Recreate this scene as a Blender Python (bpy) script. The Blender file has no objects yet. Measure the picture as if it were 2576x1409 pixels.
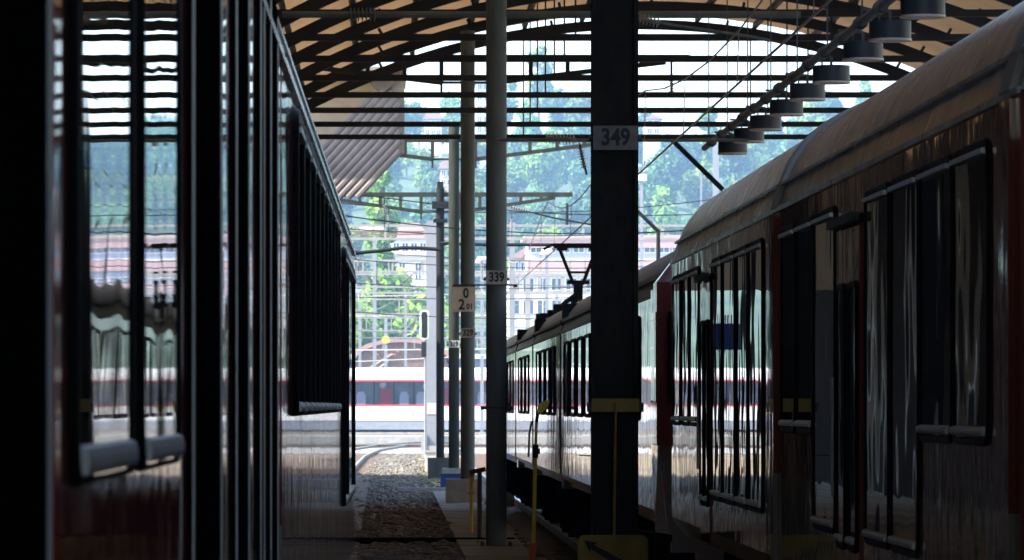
import bpy, bmesh, math, random
from mathutils import Vector, Matrix
random.seed(7)
R = math.radians
sc = bpy.context.scene
COL = sc.collection

# ------------------------------------------------------------------ camera, sky, sun, exposure
CAM_H = 2.1
cam = bpy.data.cameras.new("camera")
cam_o = bpy.data.objects.new("camera", cam)
COL.objects.link(cam_o)
cam_o.location = (0, 0, CAM_H)
cam_o.rotation_euler = (R(90), 0, 0)
cam.sensor_width = 36.0
cam.lens = 167.8
cam.shift_x = 0.126
cam.shift_y = 0.1225
cam.clip_start = 0.1
cam.clip_end = 8000
cam.dof.use_dof = True
cam.dof.focus_distance = 33.0
cam.dof.aperture_fstop = 18.0
sc.camera = cam_o

SUN_EL, SUN_AZ = 45.0, -108.0          # azimuth measured from +Y towards +X
w = bpy.data.worlds.new("World")
sc.world = w
w.use_nodes = True
nt = w.node_tree
bg = nt.nodes["Background"]
sky = nt.nodes.new("ShaderNodeTexSky")
sky.sky_type = 'NISHITA'
sky.sun_disc = False
sky.sun_elevation = R(SUN_EL)
sky.sun_rotation = R(SUN_AZ)
sky.dust_density = 2.0
nt.links.new(sky.outputs[0], bg.inputs[0])
bg.inputs[1].default_value = 0.15
sun = bpy.data.lights.new("sun", 'SUN')
sun.energy = 3.4
sun.angle = R(0.5)
sun.color = (1.0, 0.95, 0.86)
sun_o = bpy.data.objects.new("sun", sun)
COL.objects.link(sun_o)
sd = Vector((math.sin(R(SUN_AZ)) * math.cos(R(SUN_EL)), math.cos(R(SUN_AZ)) * math.cos(R(SUN_EL)), math.sin(R(SUN_EL))))
sun_o.rotation_euler = sd.to_track_quat('Z', 'Y').to_euler()
sc.view_settings.view_transform = 'Standard'
sc.view_settings.look = 'None'
sc.view_settings.exposure = 2.25
sc.view_settings.gamma = 1.0
sc.render.engine = 'CYCLES'
sc.cycles.max_bounces = 10
sc.cycles.glossy_bounces = 6
sc.cycles.transparent_max_bounces = 16
sc.cycles.use_denoising = True
sc.cycles.sample_clamp_indirect = 6.0
sc.cycles.caustics_reflective = False
sc.cycles.caustics_refractive = False

# ------------------------------------------------------------------ helpers
F = 12000.0
def P(px, py, d):
    """pixel of the 2575 wide picture + distance -> point"""
    return Vector(((px - 963.0) / F * d, d, CAM_H + (1020.0 - py) / F * d))

def mat(name, color, rough=0.6, metal=0.0, spec=0.5, var=0.0, vscale=3.0, stretch=(1, 1, 1), bump=0.0, bscale=8.0,
        bstretch=None, coat=0.0, bump2=None, ramp=None, rvar=0.0):
    m = bpy.data.materials.new(name)
    m.use_nodes = True
    n, l = m.node_tree.nodes, m.node_tree.links
    b = n["Principled BSDF"]
    b.inputs["Roughness"].default_value = rough
    b.inputs["Metallic"].default_value = metal
    b.inputs["Specular IOR Level"].default_value = spec
    b.inputs["Coat Weight"].default_value = coat
    c = (*color, 1) if len(color) == 3 else color
    b.inputs["Base Color"].default_value = c
    tc = n.new("ShaderNodeTexCoord")
    if var > 0 or ramp:
        mp = n.new("ShaderNodeMapping"); mp.inputs["Scale"].default_value = stretch
        l.new(tc.outputs["Object"], mp.inputs[0])
        nz = n.new("ShaderNodeTexNoise"); nz.inputs["Scale"].default_value = vscale
        nz.inputs["Detail"].default_value = 6; nz.inputs["Roughness"].default_value = 0.65
        l.new(mp.outputs[0], nz.inputs["Vector"])
        cr = n.new("ShaderNodeValToRGB")
        lo = ramp[0] if ramp else tuple(max(0, x * (1 - var)) for x in c[:3])
        hi = ramp[1] if ramp else tuple(min(1, x * (1 + var)) for x in c[:3])
        cr.color_ramp.elements[0].color = (*lo, 1); cr.color_ramp.elements[0].position = 0.3
        cr.color_ramp.elements[1].color = (*hi, 1); cr.color_ramp.elements[1].position = 0.7
        l.new(nz.outputs["Fac"], cr.inputs[0]); l.new(cr.outputs[0], b.inputs["Base Color"])
        if rvar > 0:
            mr = n.new("ShaderNodeMapRange")
            mr.inputs["From Min"].default_value = 0.3; mr.inputs["From Max"].default_value = 0.7
            mr.inputs["To Min"].default_value = max(0, rough - rvar); mr.inputs["To Max"].default_value = rough + rvar
            l.new(nz.outputs["Fac"], mr.inputs["Value"]); l.new(mr.outputs[0], b.inputs["Roughness"])
    prev = None
    for (amt, s, st) in ([(bump, bscale, bstretch or (1, 1, 1))] if bump > 0 else []) + (bump2 or []):
        mp = n.new("ShaderNodeMapping"); mp.inputs["Scale"].default_value = st
        l.new(tc.outputs["Object"], mp.inputs[0])
        nz = n.new("ShaderNodeTexNoise"); nz.inputs["Scale"].default_value = s; nz.inputs["Detail"].default_value = 2
        l.new(mp.outputs[0], nz.inputs["Vector"])
        bp = n.new("ShaderNodeBump"); bp.inputs["Strength"].default_value = 1.0; bp.inputs["Distance"].default_value = amt
        l.new(nz.outputs["Fac"], bp.inputs["Height"])
        if prev: l.new(prev.outputs[0], bp.inputs["Normal"])
        prev = bp
    if prev: l.new(prev.outputs[0], b.inputs["Normal"])
    return m

class MB:
    def __init__(s): s.v = []; s.f = []; s.mi = []; s.cur = 0; s.smooth = False
    def face(s, pts):
        i = len(s.v); s.v += [tuple(p) for p in pts]; s.f.append(tuple(range(i, i + len(pts)))); s.mi.append(s.cur)
    def box(s, x0, x1, y0, y1, z0, z1):
        i = len(s.v)
        s.v += [(x0, y0, z0), (x1, y0, z0), (x1, y1, z0), (x0, y1, z0), (x0, y0, z1), (x1, y0, z1), (x1, y1, z1), (x0, y1, z1)]
        for f in ((0, 3, 2, 1), (4, 5, 6, 7), (0, 1, 5, 4), (1, 2, 6, 5), (2, 3, 7, 6), (3, 0, 4, 7)):
            s.f.append(tuple(i + k for k in f)); s.mi.append(s.cur)
    def beam(s, a, b, wx, wz=None, up=(0, 0, 1)):
        a, b = Vector(a), Vector(b); wz = wz or wx
        d = (b - a).normalized(); u = Vector(up)
        if abs(d.dot(u)) > 0.98: u = Vector((0, 1, 0))
        sx = d.cross(u).normalized() * wx / 2; sz = sx.cross(d).normalized() * wz / 2
        i = len(s.v)
        for q in (a, b): s.v += [tuple(q - sx - sz), tuple(q + sx - sz), tuple(q + sx + sz), tuple(q - sx + sz)]
        for f in ((3, 2, 1, 0), (4, 5, 6, 7), (0, 1, 5, 4), (1, 2, 6, 5), (2, 3, 7, 6), (3, 0, 4, 7)):
            s.f.append(tuple(i + k for k in f)); s.mi.append(s.cur)
    def tube(s, pts, r, n=10, cap=True):
        pts = [Vector(p) for p in pts]
        rs = r if isinstance(r, (list, tuple)) else [r] * len(pts)
        rings = []
        for k, p in enumerate(pts):
            d = (pts[min(k + 1, len(pts) - 1)] - pts[max(k - 1, 0)]).normalized()
            u = Vector((0, 0, 1)) if abs(d.z) < 0.9 else Vector((0, 1, 0))
            a = d.cross(u).normalized(); b = d.cross(a).normalized()
            i = len(s.v)
            for j in range(n):
                t = 2 * math.pi * j / n
                s.v.append(tuple(p + (a * math.cos(t) + b * math.sin(t)) * rs[k]))
            rings.append(i)
        for k in range(len(rings) - 1):
            for j in range(n):
                s.f.append((rings[k] + j, rings[k] + (j + 1) % n, rings[k + 1] + (j + 1) % n, rings[k + 1] + j)); s.mi.append(s.cur)
        if cap:
            s.f.append(tuple(rings[0] + j for j in range(n))[::-1]); s.mi.append(s.cur)
            s.f.append(tuple(rings[-1] + j for j in range(n))); s.mi.append(s.cur)
    def prism(s, poly, off):
        """extrude planar polygon by vector off"""
        off = Vector(off); n = len(poly); i = len(s.v)
        s.v += [tuple(p) for p in poly] + [tuple(Vector(p) + off) for p in poly]
        s.f.append(tuple(range(i, i + n))[::-1]); s.mi.append(s.cur)
        s.f.append(tuple(range(i + n, i + 2 * n))); s.mi.append(s.cur)
        for k in range(n):
            s.f.append((i + k, i + (k + 1) % n, i + n + (k + 1) % n, i + n + k)); s.mi.append(s.cur)
    def sweep(s, prof, y0, y1, closed=True, caps=True):
        """profile of (x,z) swept along y"""
        i = len(s.v); n = len(prof)
        s.v += [(x, y0, z) for x, z in prof] + [(x, y1, z) for x, z in prof]
        for k in range(n if closed else n - 1):
            s.f.append((i + k, i + (k + 1) % n, i + n + (k + 1) % n, i + n + k)); s.mi.append(s.cur)
        if caps and closed:
            s.f.append(tuple(range(i, i + n))[::-1]); s.mi.append(s.cur)
            s.f.append(tuple(range(i + n, i + 2 * n))); s.mi.append(s.cur)
    def mesh(s, name, mats, smooth=False, recalc=True):
        me = bpy.data.meshes.new(name)
        me.from_pydata(s.v, [], s.f)
        for m in (mats if isinstance(mats, (list, tuple)) else [mats]): me.materials.append(m)
        me.polygons.foreach_set("material_index", s.mi)
        if recalc:
            bm = bmesh.new(); bm.from_mesh(me)
            bmesh.ops.remove_doubles(bm, verts=bm.verts, dist=0.00005)
            bmesh.ops.recalc_face_normals(bm, faces=bm.faces)
            bm.to_mesh(me); bm.free()
        if smooth:
            me.polygons.foreach_set("use_smooth", [True] * len(me.polygons))
            me.set_sharp_from_angle(angle=R(38))
        me.update()
        return me
    def obj(s, name, mats, parent=None, smooth=False, loc=None, recalc=True):
        o = bpy.data.objects.new(name, s.mesh(name, mats, smooth, recalc))
        COL.objects.link(o)
        if parent: o.parent = parent
        if loc is not None: o.location = loc
        return o

def tag(o, label, cat, group=None, kind=None):
    if label: o["label"] = label
    if cat: o["category"] = cat
    if group: o["group"] = group
    if kind: o["kind"] = kind
    return o
def thing(name, label, cat, loc=(0, 0, 0), rz=0.0, group=None):
    o = bpy.data.objects.new(name, None); COL.objects.link(o)
    o.location = loc; o.rotation_euler = (0, 0, rz); o.empty_display_size = 0.2
    return tag(o, label, cat, group)
def part(name, me, parent, loc=(0, 0, 0), rz=0.0):
    o = bpy.data.objects.new(name, me); COL.objects.link(o); o.parent = parent; o.location = loc; o.rotation_euler = (0, 0, rz)
    return o
def copy_tree(o, parent=None):
    c = o.copy(); COL.objects.link(c); c.parent = parent
    for ch in list(o.children): copy_tree(ch, c)
    return c
def text(body, size, m, parent, loc, depth=0.002, off=0.0, sx=1.0, align='CENTER', rz=0.0):
    cu = bpy.data.curves.new("lettering", 'FONT')
    cu.body = body; cu.size = size; cu.extrude = depth; cu.offset = off
    cu.align_x = align; cu.align_y = 'CENTER'; cu.resolution_u = 4
    tmp = bpy.data.objects.new("tmp", cu); COL.objects.link(tmp)
    dg = bpy.context.evaluated_depsgraph_get()
    me = bpy.data.meshes.new_from_object(tmp.evaluated_get(dg))
    bpy.data.objects.remove(tmp)
    me.transform(Matrix.Rotation(R(90), 4, 'X') @ Matrix.Diagonal((sx, 1, 1, 1)))
    me.materials.clear(); me.materials.append(m)
    o = bpy.data.objects.new("lettering", me); COL.objects.link(o); o.parent = parent; o.location = loc; o.rotation_euler = (0, 0, rz)
    return o

# ------------------------------------------------------------------ materials
STR = [(0.0042, 1.0, (1, 1.5, 1.6)), (0.0014, 1.0, (1, 4.0, 1.8)), (0.0004, 1.0, (1, 13, 1.8))]
def paint(name, col, rough=0.035, var=0.15, bump=STR, rvar=0.02):
    return mat(name, col, rough=rough, var=var, vscale=2.0, stretch=(1, 2.5, 0.7), bump2=bump, rvar=rvar)
M_maroon = paint("maroon_paint", (0.26, 0.06, 0.05))
M_redpost = paint("lit_post_red", (0.38, 0.02, 0.03))  # brighter than the maroon: light catching the near post put into the colour
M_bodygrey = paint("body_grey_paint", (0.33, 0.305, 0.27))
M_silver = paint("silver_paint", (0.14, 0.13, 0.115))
M_roof = mat("roof_grey", (0.36, 0.375, 0.38), rough=0.22, var=0.38, vscale=1.1, stretch=(0.7, 3.5, 0.5),
             bump2=[(0.003, 1.0, (1, 0.8, 0.5)), (0.0006, 1.0, (1, 4.0, 0.8))], rvar=0.04)
M_roof2 = mat("roof_pale_grey", (0.33, 0.34, 0.31), rough=0.4, var=0.25, vscale=1.6, stretch=(1, 2, 0.6),
              bump2=[(0.0015, 2.0, (1, 3.0, 0.6))], rvar=0.08)
M_glass = mat("train_glass", (0.006, 0.007, 0.007), rough=0.01, spec=0.5, bump2=[(0.0030, 1.0, (1, 1.1, 0.7))])
M_rubber = mat("black_rubber", (0.005, 0.005, 0.005), rough=0.9, spec=0.0)
M_alu = mat("aluminium_sill", (0.5, 0.5, 0.49), rough=0.35, metal=0.5, var=0.1)
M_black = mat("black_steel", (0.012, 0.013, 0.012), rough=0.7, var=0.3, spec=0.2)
M_under = mat("underframe_grime", (0.008, 0.007, 0.006), rough=0.95, var=0.4, spec=0.0)
M_steel = mat("galvanised_steel", (0.10, 0.13, 0.13), rough=0.65, var=0.25, vscale=4, stretch=(1, 1, 0.25), bump=0.001, bscale=20)
M_dsteel = mat("dark_painted_steel", (0.045, 0.048, 0.043), rough=0.6, var=0.4, vscale=5, stretch=(1, 1, 0.3))
M_pole349 = mat("pole_shade_steel", (0.015, 0.012, 0.007), rough=0.7, var=0.8, vscale=5, stretch=(1, 1, 0.4), spec=0.2)  # darker steel copy: the low light on pole 349 put into the colour
M_dark = mat("dark_shaded_steel", (0.030, 0.034, 0.026), rough=0.75, var=0.4, vscale=5, stretch=(1, 1, 0.3), spec=0.2)  # shade on the far pole and arms put into this darker steel
M_soot = mat("sooty_wall", (0.022, 0.018, 0.015), rough=0.9, var=0.5, vscale=0.6, spec=0.0)
M_frame = mat("window_seal", (0.007, 0.007, 0.007), rough=0.5, spec=0.12)
M_truss = mat("hall_truss_steel", (0.018, 0.020, 0.018), rough=0.7, var=0.2, spec=0.25)
M_tan = mat("tan_boarding", (0.64, 0.48, 0.29), rough=0.8, var=0.16, vscale=1.5, stretch=(1, 1, 1))
M_glow = mat("translucent_tan_boarding", (0.66, 0.50, 0.31), rough=0.8, var=0.12, vscale=1.5)
_n, _l = M_glow.node_tree.nodes, M_glow.node_tree.links
_t = _n.new("ShaderNodeBsdfTranslucent"); _t.inputs[0].default_value = (0.80, 0.66, 0.49, 1)
_m = _n.new("ShaderNodeMixShader"); _m.inputs[0].default_value = 0.23  # translucency added to brighten the far ceiling and the hall
_l.new(_n["Principled BSDF"].outputs[0], _m.inputs[1]); _l.new(_t.outputs[0], _m.inputs[2]); _l.new(_m.outputs[0], _n["Material Output"].inputs[0])
M_boards = mat("gable_boards", (0.50, 0.40, 0.28), rough=0.85, var=0.12, vscale=2)
M_sheet = mat("corrugated_sheet", (0.21, 0.175, 0.155), rough=0.55, var=0.15, vscale=2)
M_conc = mat("concrete", (0.30, 0.295, 0.275), rough=0.9, var=0.25, vscale=3, bump=0.004, bscale=18)
M_path = mat("stained_concrete", (0.17, 0.165, 0.15), rough=0.95, var=0.5, vscale=1.4, bump=0.006, bscale=14)
M_yellow = mat("yellow_paint", (0.84, 0.52, 0.03), rough=0.5, var=0.2)
M_dyellow = mat("weathered_yellow", (0.33, 0.20, 0.025), rough=0.6, var=0.3, vscale=6)
M_orange = mat("orange_paint", (0.80, 0.14, 0.03), rough=0.5)
M_plate = mat("plate_white", (0.72, 0.68, 0.62), rough=0.5, var=0.1, vscale=9)
M_plate2 = mat("plate_grimy", (0.46, 0.44, 0.40), rough=0.6, var=0.2, vscale=9)
M_plate3 = mat("plate_dark", (0.17, 0.15, 0.125), rough=0.6, var=0.25, vscale=14)  # darker plate tone for pole 349
M_ink = mat("black_ink", (0.008, 0.008, 0.008), rough=0.6)
M_white = mat("white_paint", (0.80, 0.81, 0.80), rough=0.25, var=0.05)
M_red = mat("red_stripe", (0.62, 0.03, 0.03), rough=0.3)
M_skirt = mat("train_grey_skirt", (0.23, 0.25, 0.29), rough=0.4, var=0.15)
M_greymast = mat("pale_mast_grey", (0.20, 0.215, 0.235), rough=0.6, var=0.1)
M_gantry = mat("gantry_grey", (0.25, 0.245, 0.225), rough=0.6, var=0.15)
M_rust = mat("rusty_rail", (0.16, 0.10, 0.06), rough=0.6, var=0.3)
M_rail = mat("rail_head", (0.42, 0.41, 0.39), rough=0.4, metal=0.9)
M_wire = mat("copper_wire", (0.30, 0.22, 0.16), rough=0.5, metal=0.4)
M_ceramic = mat("insulator_ceramic", (0.22, 0.19, 0.16), rough=0.25)
M_lampbox = mat("lamp_housing", (0.010, 0.013, 0.016), rough=0.5, var=0.12)
M_lamprim = mat("lamp_rim", (0.45, 0.38, 0.33), rough=0.5)
M_wallw = mat("render_white", (0.60, 0.58, 0.56), rough=0.85, var=0.06)
M_wallg = mat("render_greygreen", (0.36, 0.42, 0.38), rough=0.85, var=0.1)
M_pink = mat("pink_cladding", (0.44, 0.27, 0.25), rough=0.7, var=0.1)
M_bluewall = mat("bluegrey_render", (0.38, 0.41, 0.50), rough=0.8, var=0.1)
M_win = mat("house_glass", (0.05, 0.08, 0.11), rough=0.06)
M_tile = mat("roof_tiles", (0.32, 0.19, 0.15), rough=0.8, var=0.25, vscale=2)
M_brownw = mat("brown_boarding", (0.17, 0.10, 0.07), rough=0.8, var=0.3)
M_orangew = mat("orange_board", (0.62, 0.23, 0.06), rough=0.7)
M_bark = mat("bark", (0.10, 0.075, 0.05), rough=0.9, var=0.3)
M_blue = mat("blue_enamel", (0.02, 0.06, 0.25), rough=0.4)
M_stone = mat("gravel_stone", (0.12, 0.11, 0.095), rough=0.95, var=0.7, vscale=1.2)
M_grass = mat("grass_blades", (0.24, 0.20, 0.05), rough=0.8, var=0.4, vscale=1)

def leaf_mat(name, dark, light):
    m = bpy.data.materials.new(name); m.use_nodes = True
    n, l = m.node_tree.nodes, m.node_tree.links
    b = n["Principled BSDF"]; b.inputs["Roughness"].default_value = 0.6; b.inputs["Specular IOR Level"].default_value = 0.2
    g = n.new("ShaderNodeNewGeometry"); oi = n.new("ShaderNodeObjectInfo")
    cr = n.new("ShaderNodeValToRGB"); cr.color_ramp.elements[0].color = (*dark, 1); cr.color_ramp.elements[1].color = (*light, 1)
    l.new(g.outputs["Random Per Island"], cr.inputs[0])
    hs = n.new("ShaderNodeHueSaturation")
    mr = n.new("ShaderNodeMapRange"); mr.inputs["To Min"].default_value = 0.7; mr.inputs["To Max"].default_value = 1.35
    l.new(oi.outputs["Random"], mr.inputs["Value"]); l.new(mr.outputs[0], hs.inputs["Value"]); l.new(cr.outputs[0], hs.inputs["Color"])
    mr2 = n.new("ShaderNodeMapRange"); mr2.inputs["To Min"].default_value = 0.485; mr2.inputs["To Max"].default_value = 0.525
    l.new(oi.outputs["Random"], mr2.inputs["Value"]); l.new(mr2.outputs[0], hs.inputs["Hue"])
    l.new(hs.outputs[0], b.inputs["Base Color"])
    tr = n.new("ShaderNodeBsdfTranslucent"); l.new(hs.outputs[0], tr.inputs[0])
    mx = n.new("ShaderNodeMixShader"); mx.inputs[0].default_value = 0.3
    l.new(b.outputs[0], mx.inputs[1]); l.new(tr.outputs[0], mx.inputs[2])
    l.new(mx.outputs[0], n["Material Output"].inputs[0])
    return m
M_leaf = leaf_mat("leaves_mid", (0.045, 0.115, 0.018), (0.27, 0.37, 0.05))
M_leafb = leaf_mat("leaves_bright", (0.11, 0.19, 0.02), (0.34, 0.44, 0.05))
M_leafd = leaf_mat("leaves_blue", (0.020, 0.075, 0.045), (0.13, 0.25, 0.06))

def pane_mat():
    m = bpy.data.materials.new("clear_pane"); m.use_nodes = True
    n, l = m.node_tree.nodes, m.node_tree.links
    n.remove(n["Principled BSDF"])
    t = n.new("ShaderNodeBsdfTransparent"); t.inputs[0].default_value = (0.75, 0.78, 0.82, 1)
    g = n.new("ShaderNodeBsdfGlossy"); g.inputs["Roughness"].default_value = 0.02
    fr = n.new("ShaderNodeFresnel"); fr.inputs[0].default_value = 1.6
    mx = n.new("ShaderNodeMixShader"); l.new(fr.outputs[0], mx.inputs[0]); l.new(t.outputs[0], mx.inputs[1]); l.new(g.outputs[0], mx.inputs[2])
    l.new(mx.outputs[0], n["Material Output"].inputs[0])
    return m
M_pane = pane_mat()

def ground_mat():
    m = bpy.data.materials.new("yard_ground"); m.use_nodes = True
    n, l = m.node_tree.nodes, m.node_tree.links
    b = n["Principled BSDF"]; b.inputs["Roughness"].default_value = 0.95; b.inputs["Specular IOR Level"].default_value = 0.15
    tc = n.new("ShaderNodeTexCoord")
    a = n.new("ShaderNodeTexNoise"); a.inputs["Scale"].default_value = 0.35; a.inputs["Detail"].default_value = 8
    f = n.new("ShaderNodeTexNoise"); f.inputs["Scale"].default_value = 14; f.inputs["Detail"].default_value = 6
    l.new(tc.outputs["Object"], a.inputs["Vector"]); l.new(tc.outputs["Object"], f.inputs["Vector"])
    c1 = n.new("ShaderNodeValToRGB"); c1.color_ramp.elements[0].color = (0.15, 0.125, 0.095, 1); c1.color_ramp.elements[1].color = (0.36, 0.28, 0.18, 1)
    c1.color_ramp.elements[0].position = 0.35; c1.color_ramp.elements[1].position = 0.65
    c2 = n.new("ShaderNodeValToRGB"); c2.color_ramp.elements[0].color = (0.45, 0.45, 0.45, 1); c2.color_ramp.elements[1].color = (1, 1, 1, 1)
    c2.color_ramp.elements[0].position = 0.35; c2.color_ramp.elements[1].position = 0.6
    l.new(a.outputs["Fac"], c1.inputs[0]); l.new(f.outputs["Fac"], c2.inputs[0])
    mx = n.new("ShaderNodeMix"); mx.data_type = 'RGBA'; mx.blend_type = 'MULTIPLY'; mx.inputs[0].default_value = 1
    l.new(c1.outputs[0], mx.inputs[6]); l.new(c2.outputs[0], mx.inputs[7]); l.new(mx.outputs[2], b.inputs["Base Color"])
    bp = n.new("ShaderNodeBump"); bp.inputs["Distance"].default_value = 0.05; l.new(f.outputs["Fac"], bp.inputs["Height"]); l.new(bp.outputs[0], b.inputs["Normal"])
    return m
M_ground = ground_mat()

# ------------------------------------------------------------------ ground and platform strip
def structure(mb, name, m):
    o = mb.obj(name, m); o["kind"] = "structure"; return o
g = MB(); g.box(-700, 800, -150, 1400, -0.4, 0.0); structure(g, "ground", M_ground)
PATH_A, PATH_B = 0.55, 3.2
g = MB()
y = 20.0
while y < 112:
    y2 = y + 5.5; xo = 0.0046 * y
    g.box(1.0 + xo * 0.35, 1.95 + xo * 0.3, y, y2 - 0.18, 0.004, 0.07); y = y2
structure(g, "footpath", M_path)
g = MB(); g.box(-50, 60, 262, 272, 0.0, 0.42); structure(g, "far_platform", M_conc)
g = MB(); g.box(-14, 16, 205, 230, 0.0, 0.05); structure(g, "yard_path", M_conc)

# rails
def rail_mb(pts, mb):
    for a, b in zip(pts[:-1], pts[1:]):
        a = Vector(a); b = Vector(b)
        mb.cur = 0; mb.beam(a + Vector((0, 0, 0.07)), b + Vector((0, 0, 0.07)), 0.06, 0.14)
        mb.cur = 1; mb.beam(a + Vector((0, 0, 0.155)), b + Vector((0, 0, 0.155)), 0.07, 0.03)
def track(label, pts, gauge=1.435):
    t = thing("railway_track", label, "track", (0, 0, 0))
    for s in (-0.5, 0.5):
        mb = MB(); L = []
        for k, p in enumerate(pts):
            p = Vector(p); d = (Vector(pts[min(k + 1, len(pts) - 1)]) - Vector(pts[max(k - 1, 0)])).normalized()
            L.append(p + Vector((d.y, -d.x, 0)) * gauge * s)
        rail_mb(L, mb); mb.obj("rail", [M_rust, M_rail], t)
    mb = MB(); acc = 0.0
    for a, b in zip(pts[:-1], pts[1:]):
        a = Vector(a); b = Vector(b); L = (b - a).length; d = (b - a) / L; nrm = Vector((d.y, -d.x, 0))
        k = 0.0
        while k < L:
            c = a + d * k
            mb.beam(c - nrm * 1.25 + Vector((0, 0, 0.0)), c + nrm * 1.25 + Vector((0, 0, 0.0)), 0.24, 0.06); k += 0.65
    mb.obj("sleepers", M_rust, t)["kind"] = "stuff"
    return t
LT = 0.0056
def LX(y): return -0.385 + LT * y
track("track under the left maroon train, running out into the sunlit yard", [(LX(-5) - 1.4, -5, 0), (-1.6, 33, 0), (-1.64, 152, 0), (-1.42, 185, 0), (-0.9, 212, 0), (0.6, 240, 0), (3.5, 262, 0)])
track("track carrying the coaches on the right side", [(3.5, 5, 0), (3.5, 130, 0), (3.7, 200, 0), (5.5, 255, 0)])
track("track crossing the yard in front of the white train, nearer of two", [(-55, 232, 0), (-10, 236, 0), (30, 246, 0), (60, 256, 0)])
track("track the white and red train stands on", [(-70, 321.4, 0), (70, 321.4, 0)])

# loose stones
mb = MB()
_bm = bmesh.new(); bmesh.ops.create_icosphere(_bm, subdivisions=1, radius=1.0)
ICO_V = [tuple(v.co) for v in _bm.verts]; ICO_F = [tuple(v.index for v in f.verts) for f in _bm.faces]; _bm.free()
def stone(mb, c, r):
    i = len(mb.v); c = Vector(c); sx, sy, sz = r * random.uniform(.8, 1.5), r * random.uniform(.8, 1.4), r * random.uniform(.45, .9)
    for v in ICO_V:
        q = random.uniform(.75, 1.15); mb.v.append((c.x + v[0] * sx * q, c.y + v[1] * sy * q, c.z + v[2] * sz * q))
    for f in ICO_F:
        mb.f.append(tuple(i + k for k in f)); mb.mi.append(0)
for k in range(7000):
    y = 58 + 150 * random.random() ** 1.8
    x = random.uniform(-0.9 + 0.002 * y, 1.05 + 0.0016 * y) if random.random() < 0.75 else random.uniform(-1, 3)
    stone(mb, (x, y, 0.01), random.uniform(0.02, 0.055) * (2.1 if random.random() < 0.10 else 1))
o = mb.obj("gravel", M_stone, recalc=False); tag(o, "loose grey track gravel between the trains", "gravel", kind="stuff")
mb = MB()
for k in range(5000):
    y = random.uniform(128, 172) if k % 3 else random.uniform(118, 205); x = random.gauss(0.5 + 0.004 * y, .8)
    if random.random() < 0.5: y = random.uniform(255, 261); x = random.uniform(-12, 14)
    h = random.uniform(0.01, 0.045); a = random.uniform(0, 6.28)
    dx, dy = math.cos(a) * 0.05, math.sin(a) * 0.05
    mb.face([(x - dx, y - dy, 0), (x + dx, y + dy, 0), (x + random.uniform(-.06, .06), y + random.uniform(-.06, .06), h)])
o = mb.obj("grass", M_grass, recalc=False); tag(o, "thin grass and weeds in the sunlit ballast", "grass", kind="stuff")
# timber and cable duct laid across the gap
mb = MB(); mb.box(-0.5, 2.0, 72.3, 72.75, 0.0, 0.09)
tag(mb.obj("crossing_timber", M_under), "dark timber lying across the gravel strip in front of the poles", "timber")
mb = MB(); mb.box(0.35, 1.55, 116, 116.35, 0.0, 0.10)
tag(mb.obj("cable_duct", M_conc), "pale concrete duct lid crossing the gravel near the shadow edge", "duct")

# ------------------------------------------------------------------ hall
XC, ZT, RI = 5.75, 8.12, 16.0       # vault centre, tie height, rib inner radius
ZP = 10.55                          # crown of rib inside
ZC = ZP - RI                        # circle centre height
HALF = math.sqrt(RI ** 2 - (ZT - ZC) ** 2)
D_END, BAY, N_TR = 107.0, 4.82, 27
AH = math.asin(HALF / RI)
hall = thing("station_hall", "arched station hall with dark steel trusses and tan boarded ceiling", "hall", (XC, D_END, 0))
def arc(r, n=36, a0=-AH, a1=AH): return [(math.sin(a0 + (a1 - a0) * k / n) * r, ZC + math.cos(a0 + (a1 - a0) * k / n) * r) for k in range(n + 1)]
tr = MB()
inn, out = arc(RI - 0.02), arc(RI + 0.20)
tr.prism([(x, -0.07, z) for x, z in inn] + [(x, -0.07, z) for x, z in reversed(out)], (0, 0.14, 0))
for k in range(-4, 5):
    a = AH * k / 4.6
    x, z = math.sin(a) * (RI + 0.20), ZC + math.cos(a) * (RI + 0.20)
    tr.beam((x, 0, z - 0.02), (x * 1.012, 0, z + 0.10), 0.06)
me_rib = tr.mesh("arch_truss", M_truss)
tb = MB(); tb.box(-HALF, HALF, -0.06, 0.06, ZT - 0.055, ZT + 0.055); me_tie = tb.mesh("tie_beam", M_truss)
me_hang = []
for hx in (-2.6, 2.49):
    hg = MB(); hg.beam((hx, 0, ZT + 0.055), (hx, 0, ZC + math.sqrt(RI ** 2 - hx * hx)), 0.03); me_hang.append(hg.mesh("hanger", M_truss))
for k in range(N_TR):
    t = part("arch_truss", me_rib, hall, (0, -k * BAY, 0))
    part("tie_beam", me_tie, t); part("hanger", me_hang[0], t); part("hanger", me_hang[1], t)
# purlins
pu = MB(); NP = 14
y_a, y_b = D_END + 0.15, D_END - (N_TR - 1) * BAY - 3
for k in range(NP + 1):
    a = -AH + 2 * AH * k / NP
    r = RI + 0.265
    if abs(math.sin(a) * r) < 1.0 : continue
    c = Vector((math.sin(a) * r, 0, ZC + math.cos(a) * r))
    pu.beam(c + Vector((0, y_a - D_END, 0)), c + Vector((0, y_b - D_END, 0)), 0.09, 0.13, up=(math.sin(a), 0, math.cos(a)))
pu.obj("purlins", M_truss, hall)
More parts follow.
